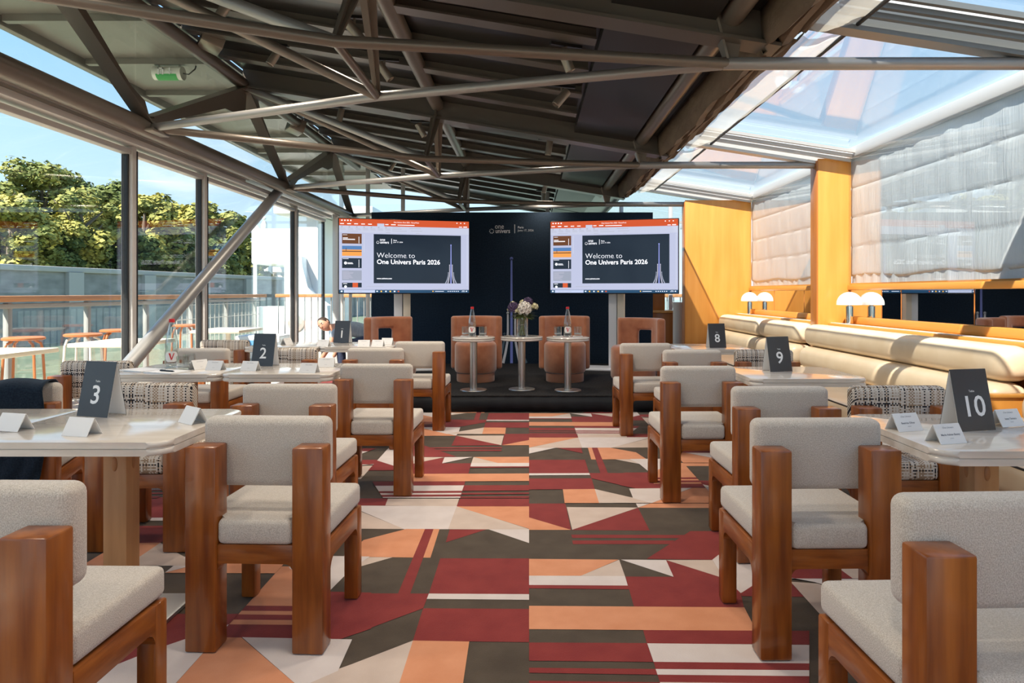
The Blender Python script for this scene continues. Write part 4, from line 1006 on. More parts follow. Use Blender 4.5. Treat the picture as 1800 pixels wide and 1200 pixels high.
def dining_chair(kind, x, y, rz, label, group):
    t = thing('dining_chair', label, 'chair', (x, y, 0), rz, group)
    link('seat', SEAT[kind], t); link('backrest', BACK[kind], t)
    for s in (-1, 1):
        link('leg', RLEG[s], t); link('leg', FLEG[s], t); link('side_rail', RAIL[s], t)
    link('rear_rail', RRAIL, t); link('front_rail', FRAIL, t)
    return t
gb, gt = 'beige dining chairs with wood posts', 'tweed dining chairs with wood posts'
CH = [('b', -1.215, 1.40, R(-1), 'beige upholstered wood chair cut by the bottom left corner'),
      ('b', -0.893, 2.21, R(-2), 'large beige wood chair on the aisle beside the table with sign three'),
      ('b', -1.105, 3.03, R(-1), 'beige wood chair behind the big left aisle chair, between tables three and two'),
      ('b', -0.905, 3.92, R(-1), 'beige wood chair on the aisle beside the table with sign two'),
      ('b', -1.168, 5.08, 0, 'beige wood chair mostly hidden, between tables two and one'),
      ('b', -0.945, 5.78, R(-1), 'beige wood chair on the left aisle nearest the stage'),
      ('b', -2.366, 3.03, R(18), 'beige wood chair turned towards the windows with a navy jacket over its back'),
      ('b', -2.485, 5.05, 0, 'beige wood chair by the windows behind the bottle on table two'),
      ('b', 0.985, 1.31, R(2), 'beige upholstered wood chair cut by the bottom right corner'),
      ('b', 0.962, 2.17, R(1), 'large beige wood chair on the aisle beside the table with sign ten'),
      ('b', 1.128, 2.95, R(1), 'beige wood chair behind the big right aisle chair, between tables ten and nine'),
      ('b', 0.972, 3.80, R(1), 'beige wood chair on the aisle beside the table with sign nine'),
      ('b', 1.20, 4.91, 0, 'beige wood chair half hidden, between tables nine and eight'),
      ('b', 0.975, 5.57, R(2), 'beige wood chair on the right aisle nearest the stage'),
      ('t', -1.775, 3.07, 0, 'black and white tweed chair with its back right of sign three'),
      ('t', -1.825, 5.08, 0, 'black and white tweed chair with its back right of sign two'),
      ('t', -2.672, 4.10, 0, 'tweed chair by the window just left of sign three'),
      ('t', -2.705, 5.95, 0, 'tweed chair by the window just left of sign two'),
      ('t', 1.665, 2.97, 0, 'tweed chair left of sign ten in front of the cream banquette'),
      ('t', 1.735, 4.93, 0, 'tweed chair half hidden behind sign nine')]
for k, x, y, rz, lb in CH: dining_chair(k, x, y, rz, lb, gb if k == 'b' else gt)

# navy jacket over the turned chair
jk = thing('jacket', 'navy wool jacket draped over the back of the turned beige chair', 'jacket', (-2.366, 3.03, 0), R(18))
m = NB(); ns, nt_ = 44, 34; rows = []
path = []
for k in range(ns+1):
    s = k/ns
    if s < 0.62: path.append((0.0-0.028, 0.33+(0.735-0.33)*(s/0.62)))
    elif s < 0.74:
        a = PI*(s-0.62)/0.12; path.append((0.125-0.1+0.0 if False else 0.0735-0.1015*math.cos(a), 0.735+0.035*math.sin(a)))
    else: path.append((0.175, 0.735-(s-0.74)/0.26*0.20))
for i in range(nt_+1):
    x = -0.27+0.455*i/nt_; row = []
    for k, (y, z) in enumerate(path):
        s = k/ns; hang = max(0, (0.62-s)/0.62)
        f = 0.014*math.sin(x*38+1.5*math.sin(z*9))*(0.3+hang)+0.012*mnoise.noise(Vector((x*9, z*7, 2)))
        zz = z-0.03*hang*math.sin(x*11+1)-0.04*hang*(x < -0.1)+0.006*math.sin(x*30)
        row.append(m.verts.new((x-0.03*hang*math.sin(z*8), y-abs(f)*(1 if s < 0.68 else -1)*1.0, zz+0.004)))
    rows.append(row)
for i in range(nt_):
    for k in range(ns): m.faces.new((rows[i][k], rows[i+1][k], rows[i+1][k+1], rows[i][k+1]))
o = obj('cloth', m, navy_cloth, jk, smooth=180); s = o.modifiers.new('t', 'SOLIDIFY'); s.thickness = 0.006; s.offset = -1
m = NB(); tube(m, [(-0.20, -0.045, 0.70), (-0.205, -0.06, 0.60), (-0.19, -0.06, 0.48), (-0.21, -0.055, 0.36), (-0.23, -0.05, 0.27)], [0.045, 0.050, 0.046, 0.042, 0.044], 14); obj('sleeve', m, navy_cloth, jk, smooth=180)
# castor / bag wheel behind it
t = thing('luggage_wheel', 'black castor wheel of a bag on the floor behind the jacket chair', 'wheel', (-2.48, 3.70, 0))
m = NB(); tube(m, [(-0.02, 0, 0.062), (0.02, 0, 0.062)], 0.060, 24); obj('tyre', m, black_pl, t)
m = NB(); tube(m, [(-0.023, 0, 0.062), (0.023, 0, 0.062)], 0.035, 18); obj('hub', m, steel_dull, t)
obj('fork', B1(-0.035, 0.035, -0.02, 0.08, 0.075, 0.135, bev=0.01), black_pl, t)
obj('foot', B1(-0.03, 0.05, 0.06, 0.16, 0.0, 0.02, bev=0.008), black_pl, t)

# ------------------------------------------------------------------ DINING TABLES
TT = 0.70
def top_bm():
    m = NB(); o_ = rrect(0.64, 0.62, 0.06, 5)
    prism(m, o_, 'z', 0.680, 0.70, bev=0.0085, seg=3)
    prism(m, [(x*0.985, y*0.985) for x, y in o_], 'z', 0.676, 0.682)
    prism(m, o_, 'z', 0.656, 0.677, bev=0.0085, seg=3)
    return m
TOP = to_mesh('table_top', top_bm(), stone, 50); COL = to_mesh('column', B1(-0.043, 0.043, -0.043, 0.043, 0.012, 0.6555, bev=0.008, seg=2), oak); BASE = to_mesh('base_plate', prism(NB(), rrect(0.36, 0.36, 0.03), 'z', 0, 0.012, bev=0.003), steel_dull)
def plug_bm(ax, s):
    m = NB(); sphere(m, (s*0.043, 0, 0.565) if ax == 'x' else (0, s*0.043, 0.565), (0.006, 0.011, 0.026) if ax == 'x' else (0.011, 0.006, 0.026), 12, 8); return m
PLUG = [to_mesh('plug', plug_bm(a, s), oak_plug) for a in 'xy' for s in (-1, 1)]
def dining_table(x, y, label):
    t = thing('dining_table', label, 'table', (x, y, 0), 0, 'stone-topped pedestal tables')
    link('table_top', TOP, t); c = link('column', COL, t); link('base_plate', BASE, t)
    for p in PLUG: link('plug', p, c)
dining_table(-1.462, 2.45, 'stone-topped table holding sign three, aisle half of the pair'); dining_table(-2.112, 2.45, 'stone-topped table at the left edge, window half of the pair with sign three')
dining_table(-1.462, 4.23, 'stone-topped table holding sign two, aisle half of the pair'); dining_table(-2.112, 4.23, 'stone-topped table with the bottle and notepads')
dining_table(-1.497, 6.18, 'stone-topped table holding sign one, aisle half of the pair'); dining_table(-2.147, 6.18, 'stone-topped table by the windows beside the one with sign one')
dining_table(1.535, 2.33, 'stone-topped table holding sign ten'); dining_table(1.535, 4.02, 'stone-topped table holding sign nine'); dining_table(1.535, 5.95, 'stone-topped table holding sign eight')

# tent cards
def tent(parent, w, h, spread, m_front, m_back, th=0.0012):
    ang = math.atan2(spread/2, h)
    f = obj('front_panel', plate(NB(), [(-w/2, -spread/2, 0), (w/2, -spread/2, 0), (w/2, 0, h), (-w/2, 0, h)], (0, -math.cos(ang), math.sin(ang)), th), [m_front], parent, smooth=0)
    b = obj('back_panel', plate(NB(), [(-w/2, spread/2, 0), (w/2, spread/2, 0), (w/2, 0.001, h), (-w/2, 0.001, h)], (0, math.cos(ang), math.sin(ang)), th), [m_back], parent, smooth=0)
    # white inner faces
    obj('inner_face', plate(NB(), [(-w/2, -spread/2+0.0022, 0.001), (w/2, -spread/2+0.0022, 0.001), (w/2, 0.0, h-0.006), (-w/2, 0.0, h-0.006)], (0, -math.cos(ang), math.sin(ang)), 0.0006), [card_white], parent, smooth=0)
    obj('inner_face', plate(NB(), [(-w/2, spread/2-0.0022, 0.001), (w/2, spread/2-0.0022, 0.001), (w/2, 0.001, h-0.006), (-w/2, 0.001, h-0.006)], (0, math.cos(ang), math.sin(ang)), 0.0006), [card_white], parent, smooth=0)
    return f, ang
def number_card(num, x, y, rz, label):
    t = thing('table_number_card', label, 'sign', (x, y, TT+0.0005), rz, 'table number tent cards')
    h, sp = 0.205, 0.085
    f, ang = tent(t, 0.148, h, sp, card_dark, card_dark)
    def on(v): return (0, -sp/2+sp/2*v-0.0012, h*v)
    o = text_mesh(num, 0.098, num_white, f, on(0.24), (PI/2-ang, 0, 0), 'CENTER', offset=0.0012)
    text_mesh('Table', 0.0105, num_white, f, on(0.625), (PI/2-ang, 0, 0), 'CENTER')
number_card('3', -1.640, 2.62, R(-16), 'charcoal tent card with number three')
number_card('2', -1.700, 4.40, R(-8), 'charcoal tent card with number two')
number_card('1', -1.745, 6.40, R(-8), 'charcoal tent card with number one')
number_card('8', 1.600, 5.84, R(7), 'charcoal tent card with number eight')
number_card('9', 1.490, 4.10, R(14), 'charcoal tent card with number nine')
number_card('10', 1.515, 2.36, R(13), 'charcoal tent card with number ten')
def name_card(x, y, rz, label, nm, top='One Univers'):
    t = thing('name_card', label, 'name card', (x, y, TT+0.0005), rz, 'white name cards on the tables')
    h, sp = 0.056, 0.062
    f, ang = tent(t, 0.102, h, sp, card_white, card_white)
    def on(v): return (0, -sp/2+sp/2*v-0.0012, h*v)
    if top: text_mesh(top, 0.0085, ink, f, on(0.78), (PI/2-ang, 0, 0), 'CENTER', shear=0.4)
    if nm: text_mesh(nm, 0.0092, ink, f, on(0.42), (PI/2-ang, 0, 0), 'CENTER', offset=0.0002)
    if top: text_mesh('univers', 0.005, ink, f, on(0.26), (PI/2-ang, 0, 0), 'CENTER')
name_card(-1.765, 2.34, R(-14), 'white name card at the left edge on the seam of the table with sign three', '', '')
name_card(-1.48, 2.26, R(-14), 'white name card in front of sign three', '', '')
name_card(-1.215, 2.47, R(-38), 'white name card turned at the right end of the table with sign three', '', '')
name_card(-1.905, 4.15, R(-10), 'white name card beside the bottle on the window half of table two', 'Guest Name'[0:0])
name_card(-1.68, 4.12, R(-10), 'white name card just left of sign two', '')
name_card(-1.29, 4.01, R(-10), 'white name card at the right end of the table with sign two, nearest the edge', '')
name_card(-1.285, 4.33, R(6), 'white name card behind the right-end card on the table with sign two', '')
name_card(-2.03, 4.20, R(60), 'white name card turned sideways behind the tumblers on table two', '')
name_card(-1.80, 5.99, R(-8), 'white name card left of sign one', '')
name_card(-1.44, 5.96, R(4), 'white name card just right of sign one', '')
name_card(-1.32, 5.97, R(-6), 'white name card second from the right on the table with sign one', '')
name_card(-1.29, 6.22, R(-6), 'white name card at the right back corner of the table with sign one', '')
name_card(-2.20, 6.20, R(70), 'white name card standing sideways right of sign two on the far window table', '')
name_card(1.285, 2.34, R(16), 'white name card at the left of sign ten', 'Beatrice Oliver')
name_card(1.312, 2.15, R(16), 'white name card in front of sign ten', 'Marie Adrian Bonny')
name_card(1.69, 2.42, R(16), 'white name card right of sign ten at the picture edge', 'Ioana Tarnacu')

# things on the window half of table 2
bottle(-2.235, 4.27, TT, 'tall red-capped water bottle on table two by the windows', R(25))
tumbler(-2.10, 4.14, TT, 'nearer tumbler beside the bottle on table two', 0.036, 0.085, coaster=False); tumbler(-2.13, 4.28, TT, 'farther tumbler beside the bottle on table two', 0.036, 0.085, coaster=False)
for (x, y, rz, lb) in ((-2.13, 4.02, R(-20), 'white notepad with a black pen on table two'), (-2.335, 4.12, R(-28), 'white notepad at the window end of table two')):
    t = thing('notepad', lb, 'notepad', (x, y, TT), rz, 'notepads on table 2')
    obj('pages', B1(-0.105, 0.105, -0.075, 0.075, 0.0, 0.006, bev=0.001), paper, t); obj('cover', B1(-0.105, 0.105, -0.075, 0.075, 0.0062, 0.0072), card_white, t, smooth=0)
t = thing('pen', 'black pen lying on the notepad of table two', 'pen', (-2.12, 4.0, TT+0.0118), R(-25))
m = NB(); tube(m, [(-0.06, 0, 0), (0.045, 0, 0), (0.062, 0, 0)], [0.0045, 0.0045, 0.001], 10); obj('barrel', m, black_pl, t)
obj('clip', B1(-0.055, -0.015, -0.0012, 0.0012, 0.0046, 0.006), black_pl, t, smooth=0)

# ------------------------------------------------------------------ wooden bar cabinet right of the backdrop
t = thing('bar_cabinet', 'two-tier orange wood cabinet between the backdrop and the orange panel', 'cabinet', (1.85, 10.3, 0))
obj('lower_body', B1(0.0, 0.34, 0, 0.4, 0, 0.86, bev=0.004), cherry_dk, t); obj('top', B1(-0.01, 0.36, -0.02, 0.42, 0.861, 0.90, bev=0.004), cherry_h, t); obj('upper_body', B1(0.0, 0.22, 0.1, 0.4, 0.901, 1.75, bev=0.004), cherry_dk, t)
t = thing('white_pedestal', 'white rounded pedestal post beside the orange panel', 'pedestal', (2.16, 9.9, 0))
m = NB(); lathe(m, [(0, 0), (0.075, 0), (0.072, 0.95), (0.085, 1.0), (0.085, 1.03), (0, 1.03)], 24); obj('shaft', m, mat('pedestal_white', (0.72, 0.69, 0.63), 0.5), t)

# ------------------------------------------------------------------ PERSON bending down by the far window
skin = mat('skin', (0.52, 0.27, 0.18), 0.55); hair_m = mat('hair', (0.035, 0.018, 0.011), 0.6); shirt = mat('shirt', (0.30, 0.36, 0.43), 0.9, c2=(0.38, 0.44, 0.51), nscale=(60, 60, 6)); vest = mat('sleeve_navy', (0.035, 0.045, 0.075), 0.9); jeans = mat('jeans', (0.030, 0.042, 0.085), 0.9, c2=(0.05, 0.065, 0.12), nscale=(30, 30, 30)); shoe = mat('shoe', (0.02, 0.02, 0.02), 0.5)
eye_w = mat('eye_white', (0.75, 0.73, 0.70), 0.3); lips = mat('lips', (0.40, 0.13, 0.10), 0.5)
pr = thing('person', 'person with dark tied-back hair in a grey-blue shirt bending down by the windows', 'person', (-2.5, 10.0, 0))
def skin_body(name, verts, edges, radii, m_, root=0, sub=2):
    me_ = bpy.data.meshes.new(name); me_.from_pydata(verts, edges, []); me_.materials.append(m_)
    o_ = link(name, me_, pr); md = o_.modifiers.new('skin', 'SKIN'); md.use_smooth_shade = True
    for i, rr_ in enumerate(radii):
        sv = me_.skin_vertices[0].data[i]; sv.radius = rr_ if isinstance(rr_, tuple) else (rr_, rr_); sv.use_root = (i == root)
    s_ = o_.modifiers.new('sub', 'SUBSURF'); s_.levels = sub; s_.render_levels = sub
    return o_
# local coords: x left = negative; the person leans towards -x
V_ = [(0.20, 0.02, 0.50), (0.07, 0.0, 0.595), (-0.10, -0.02, 0.655), (-0.285, -0.04, 0.655), (-0.375, -0.05, 0.665), (-0.43, -0.06, 0.675),
      (-0.28, -0.20, 0.59), (-0.35, -0.26, 0.40), (-0.47, -0.24, 0.215), (-0.52, -0.24, 0.165),
      (-0.28, 0.14, 0.59), (-0.34, 0.20, 0.38), (-0.42, 0.18, 0.20),
      (0.18, -0.10, 0.45), (-0.22, -0.14, 0.40), (-0.20, -0.12, 0.075), (-0.30, -0.13, 0.04),
      (0.18, 0.12, 0.45), (0.04, 0.14, 0.25), (0.18, 0.12, 0.07), (0.08, 0.12, 0.04)]
E_ = [(0, 1), (1, 2), (2, 3), (3, 4), (4, 5), (3, 6), (6, 7), (7, 8), (8, 9), (3, 10), (10, 11), (11, 12), (0, 13), (13, 14), (14, 15), (15, 16), (0, 17), (17, 18), (18, 19), (19, 20)]
Rr = [0.12, 0.11, 0.12, 0.10, 0.05, 0.045, 0.055, 0.042, 0.030, 0.026, 0.055, 0.042, 0.03, 0.095, 0.065, 0.045, 0.04, 0.095, 0.06, 0.045, 0.04]
skin_body('body', V_, E_, Rr, skin)
skin_body('shirt', [(0.16, 0.02, 0.53)]+V_[1:4]+[V_[6], (-0.325, -0.235, 0.49), V_[10], (-0.315, 0.175, 0.48)], [(0, 1), (1, 2), (2, 3), (3, 4), (4, 5), (3, 6), (6, 7)], [0.125, 0.125, 0.13, 0.11, 0.075, 0.06, 0.075, 0.06], shirt)
skin_body('trousers', [V_[0], V_[13], V_[14], (-0.205, -0.12, 0.10), V_[17], V_[18], (0.17, 0.12, 0.09)], [(0, 1), (1, 2), (2, 3), (0, 4), (4, 5), (5, 6)], [0.12, 0.105, 0.08, 0.062, 0.105, 0.078, 0.062], jeans)
for (x, y) in ((-0.27, -0.125), (0.11, 0.12)):
    m = NB(); sphere(m, (x, y, 0.036), (0.12, 0.045, 0.036), 16, 8); obj('shoe', m, shoe, pr, smooth=180)
# head: face turned to the camera, tilted
hd = obj('head', NB() if False else sphere(NB(), (0, 0, 0), (0.076, 0.092, 0.112), 22, 16), skin, pr, (-0.475, -0.075, 0.70), (R(14), R(-42), R(-22)), smooth=180)
for v in hd.data.vertices:
    if v.co.z < -0.02: v.co.x *= 1-0.28*(-v.co.z-0.02)/0.09
m = NB(); sphere(m, (0, -0.096, -0.008), (0.013, 0.020, 0.024), 10, 8); obj('nose', m, skin, hd, smooth=180)
for s in (-1, 1):
    m = NB(); sphere(m, (s*0.030, -0.079, 0.014), (0.013, 0.009, 0.007), 10, 6); obj('eye', m, eye_w, hd, smooth=180)
    m = NB(); sphere(m, (s*0.030, -0.0865, 0.014), (0.0055, 0.003, 0.0055), 8, 6); obj('iris', m, hair_m, hd, smooth=180)
    m = NB(); sphere(m, (s*0.030, -0.083, 0.032), (0.017, 0.006, 0.004), 10, 6); obj('eyebrow', m, hair_m, hd, smooth=180)
    m = NB(); sphere(m, (s*0.078, 0.004, 0.0), (0.010, 0.018, 0.028), 10, 8); obj('ear', m, skin, hd, smooth=180)
m = NB(); sphere(m, (0, -0.080, -0.050), (0.024, 0.010, 0.007), 12, 6); obj('mouth', m, lips, hd, smooth=180)
m = NB(); sphere(m, (0, 0.018, 0.026), (0.083, 0.090, 0.100), 20, 14); obj('hair', m, hair_m, hd, smooth=180)
m = NB(); sphere(m, (0, 0.115, 0.03), (0.032, 0.032, 0.032), 12, 8); obj('hair_bun', m, hair_m, hd, smooth=180)
for k, (dx, dz, ln) in enumerate(((0.0, -0.0, 0.075), (-0.012, 0.012, 0.08), (-0.012, 0.026, 0.075), (-0.008, 0.040, 0.06), (0.03, 0.03, 0.05))):
    b0 = Vector((-0.525+dx*0.3, -0.265+dz, 0.155)); m = NB()
    tube(m, [b0, b0+Vector((-0.5*ln, 0.005*k if k < 4 else 0.02, -0.55*ln)), b0+Vector((-0.75*ln, 0.006*k, -1.0*ln))], [0.009, 0.0085, 0.007], 8); obj('finger', m, skin, pr, smooth=180)

# ------------------------------------------------------------------ OUTSIDE: terrace
deck_m = mat('terrace_deck', (0.42, 0.36, 0.28), 0.7, c2=(0.52, 0.46, 0.37), nscale=(3, 30, 3))
structure(obj('floor_terrace', B1(-5.6, -3.16, -4, 14.5, -0.20, -0.03), deck_m, smooth=0), 'pale timber terrace deck outside the windows')
structure(obj('floor_bow', B1(-3.16, 4.5, 11.22, 14.5, -0.20, -0.03), deck_m, smooth=0), 'pale timber deck beyond the end wall')
rail_wood = mat('handrail_wood', (0.46, 0.20, 0.075), 0.45, c2=(0.56, 0.27, 0.11), nscale=(12, 1.2, 12)); white_paint = mat('white_paint', (0.80, 0.80, 0.79), 0.5)
rail_grey = mat('rail_grey', (0.34, 0.34, 0.33), 0.45)
t = thing('balustrade', 'terrace balustrade with wooden handrail and glass panels on the river side', 'railing', (-5.5, 0, -0.03))
obj('handrail', B1(-0.09, 0.07, -3.5, 14.15, 1.10, 1.165, bev=0.012), rail_wood, t); obj('under_rail', B1(-0.04, 0.04, -3.5, 14.15, 1.03, 1.08, bev=0.006), rail_grey, t); obj('bottom_rail', B1(-0.03, 0.03, -3.5, 14.15, 0.06, 0.10), alu_light, t)
for k in range(14):
    y = -3.2+1.30*k; obj('post', B1(-0.03, 0.03, y-0.03, y+0.03, 0.0, 1.09, bev=0.005), rail_grey, t)
    if k < 13: obj('pane', B1(-0.004, 0.004, y+0.05, y+1.25, 0.12, 1.0), pane_m, t, smooth=0)
t = thing('bow_railing', 'wooden handrail with thin balusters beyond the end wall', 'railing', (0, 14.3, -0.03))
obj('handrail', B1(-5.3, 4.4, -0.06, 0.06, 1.10, 1.17, bev=0.012), rail_wood, t)
bal = to_mesh('baluster', tube(NB(), [(0, 0, 0), (0, 0, 1.1)], 0.011, 6), mat('baluster_grey', (0.25, 0.25, 0.25), 0.5))
for k in range(70): link('baluster', bal, t, (-5.25+0.138*k, 0, 0))
# bar stools and high tables
copper = mat('copper_paint', (0.50, 0.17, 0.06), 0.35); stool_wh = mat('stool_white', (0.75, 0.72, 0.66), 0.45)
def bar_stool(x, y, m_, lb, h=0.74):
    t = thing('bar_stool', lb, 'stool', (x, y, -0.03), random.uniform(0, 1), 'bar stools on the terrace')
    m = NB(); lathe(m, [(0, h-0.012), (0.17, h-0.012), (0.182, h-0.006), (0.182, h+0.012), (0.165, h+0.02), (0, h+0.015)], 28); obj('seat', m, copper, t)
    for k in range(4):
        a = PI/4+PI/2*k; c_, s_ = math.cos(a), math.sin(a)
        obj('leg', tube(NB(), [(0.10*c_, 0.10*s_, h-0.02), (0.155*c_, 0.155*s_, h-0.05), (0.175*c_, 0.175*s_, h-0.11), (0.21*c_, 0.21*s_, 0.0)], 0.013, 8), m_, t)
    m = NB(); tube(m, [(0.19*math.cos(2*PI*k/24), 0.19*math.sin(2*PI*k/24), 0.25) for k in range(25)], 0.009, 6, caps=False); obj('foot_ring', m, m_, t)
bar_stool(-5.02, 6.78, copper, 'copper bar stool on the terrace furthest left'); bar_stool(-4.80, 7.35, stool_wh, 'bar stool with pale legs and copper seat on the terrace'); bar_stool(-4.95, 8.2, copper, 'copper bar stool behind the first window mullion'); bar_stool(-4.75, 9.45, copper, 'copper bar stool behind the diagonal brace')
tt_m = mat('terrace_table', (0.74, 0.66, 0.52), 0.45)
def high_table(x, y, lb):
    t = thing('terrace_table', lb, 'table', (x, y, -0.03), 0, 'pale tables on the terrace')
    obj('top', B1(-0.32, 0.32, -0.40, 0.40, 0.665, 0.705, bev=0.008), tt_m, t); obj('column', tube(NB(), [(0, 0, 0.02), (0, 0, 0.665)], 0.03, 12), stool_wh, t); obj('base', B1(-0.22, 0.22, -0.22, 0.22, 0, 0.02, bev=0.004), stool_wh, t)
high_table(-4.55, 5.75, 'pale terrace table at the left picture edge'); high_table(-4.15, 7.0, 'pale terrace table left of the first window mullion'); high_table(-4.1, 9.3, 'pale terrace table behind the second window mullion')
# white parasols on the terrace far end
par_m = mat('parasol_white', (0.85, 0.85, 0.83), 0.8)
def parasol(x, y, lb, h=2.3, r=1.1):
    t = thing('parasol', lb, 'parasol', (x, y, -0.03), 0, 'white things on the far terrace')
    m = NB(); lathe(m, [(0.03, h+0.42), (r*0.5, h+0.16), (r, h-0.06), (r, h-0.16), (r-0.02, h-0.16), (r-0.02, h-0.07), (0.03, h+0.38)], 8); obj('canopy', m, par_m, t, smooth=0)
    obj('pole', tube(NB(), [(0, 0, 0), (0, 0, h+0.45)], 0.025, 10), alu_light, t); obj('base', B1(-0.3, 0.3, -0.3, 0.3, 0, 0.06, bev=0.01), alu_light, t)
# ------------------------------------------------------------------ OUTSIDE: water, quay, trees, bridge, cabin
def water_mat():
    m = mat('river', (0.15, 0.19, 0.12), 0.22, c2=(0.20, 0.245, 0.155), nscale=(0.2, 0.2, 0.2), bump=((1.4, 0.5, 1), 0.55, 0.25)); return m
structure(obj('floor_river', B1(-160, 160, -120, 260, -1.9, -1.6), water_mat(), smooth=0), 'green river water')
quay_m = mat('quay_stone', (0.20, 0.195, 0.185), 0.9, c2=(0.33, 0.32, 0.30), nscale=(0.9, 0.9, 2.2), contrast=(0.3, 0.7), detail=8)
quay_lt = mat('quay_coping', (0.42, 0.40, 0.37), 0.9)
# quay wall runs obliquely: from (-60, 20) to (-27, 95)
qa, qb = Vector((-34.7, -40.0, 0)), Vector((-18.7, 102.0, 0)); qd = (qb-qa); ql = qd.length; qrot = math.atan2(qd.y, qd.x)
q = thing('quay_wall', 'long grey stone quay wall across the river', 'wall', (qa.x, qa.y, -1.7), qrot)
obj('wall_face', B1(0, ql, 0.0, 1.2, 0.0, 4.0), quay_m, q, smooth=0); obj('coping', B1(0, ql, -0.15, 1.3, 4.001, 4.30, bev=0.05), quay_lt, q)
for k in range(22): obj('pilaster', B1(3+k*6.3, 4.1+k*6.3, -0.25, -0.002, 0, 4.0), quay_lt, q, smooth=0)
obj('bank', B1(0, ql, 1.3, 34, 3.3, 4.2), mat('bank_green', (0.16, 0.19, 0.06), 0.9, c2=(0.34, 0.32, 0.12), nscale=(0.5, 0.5, 0.5)), q, smooth=0)
leaf_ms = [mat('foliage_%d' % i, c1, 0.75, c2=c2, nscale=(0.55, 0.55, 0.55), contrast=(0.38, 0.62), detail=6) for i, (c1, c2) in enumerate((((0.10, 0.135, 0.030), (0.30, 0.30, 0.08)), ((0.15, 0.175, 0.04), (0.44, 0.39, 0.09)), ((0.075, 0.11, 0.03), (0.20, 0.23, 0.06))))]
bark = mat('bark', (0.16, 0.13, 0.10), 0.9)
def tree(px, ytop, wpx, d, mi, lb, seed, zbase=2.48):
    rnd = random.Random(seed); ctr = at(px, 400, d); zt = EYE+(CY-ytop)*d/FPX; hw = wpx*d/FPX
    H = zt-zbase
    t = thing('bank_tree', lb, 'tree', (ctr.x, ctr.y, zbase), rnd.uniform(0, 6), 'trees on the far river bank')
    m = NB(); tube(m, [(0, 0, 0), (0.1, 0, H*0.3), (-0.1, 0.1, H*0.55), (0, 0, H*0.8)], [0.32, 0.26, 0.18, 0.06], 9)
    for k in range(6):
        a = k*2.4; tube(m, [(0, 0, H*(0.22+0.07*k)), (hw*0.35*math.cos(a), hw*0.35*math.sin(a), H*(0.38+0.07*k)), (hw*0.6*math.cos(a), hw*0.6*math.sin(a), H*(0.5+0.07*k))], [0.13, 0.09, 0.03], 6)
    obj('trunk', m, bark, t)
    vs_, fs_ = [], []
    blobs = []
    for k in range(34):
        a = rnd.uniform(0, 2*PI); rr_ = hw*math.sqrt(rnd.uniform(0, 0.75)); z = H*rnd.uniform(0.03, 0.90); fall = math.sqrt(max(0.08, 1-((z/H-0.45)/0.56)**2))
        blobs.append((rr_*math.cos(a)*fall, rr_*math.sin(a)*fall, z, hw*rnd.uniform(0.20, 0.36)))
    for k in range(12500):
        b = blobs[rnd.randrange(len(blobs))]; u = rnd.uniform(-1, 1); a = rnd.uniform(0, 2*PI); s = math.sqrt(1-u*u); rad = b[3]*(0.55+0.45*rnd.random()**0.5)*(1+0.12*rnd.gauss(0, 1))
        c = Vector((b[0]+rad*s*math.cos(a), b[1]+rad*s*math.sin(a), b[2]+rad*u*0.85))
        n_ = Vector((s*math.cos(a)+rnd.gauss(0, 0.5), s*math.sin(a)+rnd.gauss(0, 0.5), u+0.35+rnd.gauss(0, 0.5))).normalized(); A, B = frame_of(n_)
        sz = rnd.uniform(0.10, 0.24)*(d/50); i0 = len(vs_)
        vs_ += [c+A*sz, c+B*sz*0.7, c-A*sz, c-B*sz*0.7]; fs_.append((i0, i0+1, i0+2, i0+3))
    me_ = bpy.data.meshes.new('foliage'); me_.from_pydata([tuple(v) for v in vs_], [], fs_); me_.materials.append(leaf_ms[mi])
    link('foliage', me_, t)['kind'] = 'stuff'
TREES = [(-15, 300, 85, 52, 0, 'tall green tree at the left picture edge'), (75, 272, 78, 56, 0, 'tallest dark green tree on the bank behind the first window'), (140, 330, 70, 46, 1, 'yellow-green tree in front of the tallest one'),
         (182, 312, 62, 58, 2, 'dark green tree just left of the first window mullion'), (255, 335, 62, 53, 1, 'yellow-green tree right of the first window mullion'), (312, 324, 62, 65, 1, 'tall yellow-green tree left of the second mullion'),
         (20, 345, 80, 42, 1, 'lower yellow-green tree at the left of the bank'), (205, 385, 62, 50, 2, 'low dark tree beside the first mullion'), (300, 395, 52, 55, 2, 'low dark tree in front of the yellow-green pair'),
         (385, 368, 50, 67, 0, 'round green tree right of the second mullion'), (425, 420, 34, 78, 0, 'small green tree behind the diagonal brace'), (455, 430, 22, 90, 1, 'small yellow tree by the statue'), (375, 420, 40, 60, 2, 'low dark green tree right of the second mullion'),
         (85, 400, 60, 44, 2, 'low dark tree below the tallest one'), (330, 420, 40, 58, 0, 'low green tree left of the second mullion')]
for i, a in enumerate(TREES): tree(*a, seed=40+i)

bld_w = mat('white_stone', (0.70, 0.68, 0.63), 0.8, c2=(0.76, 0.74, 0.69), nscale=(1, 1, 1)); boat_w = mat('boat_white', (0.84, 0.84, 0.83), 0.5); dark_win = mat('dark_window', (0.05, 0.06, 0.07), 0.15)
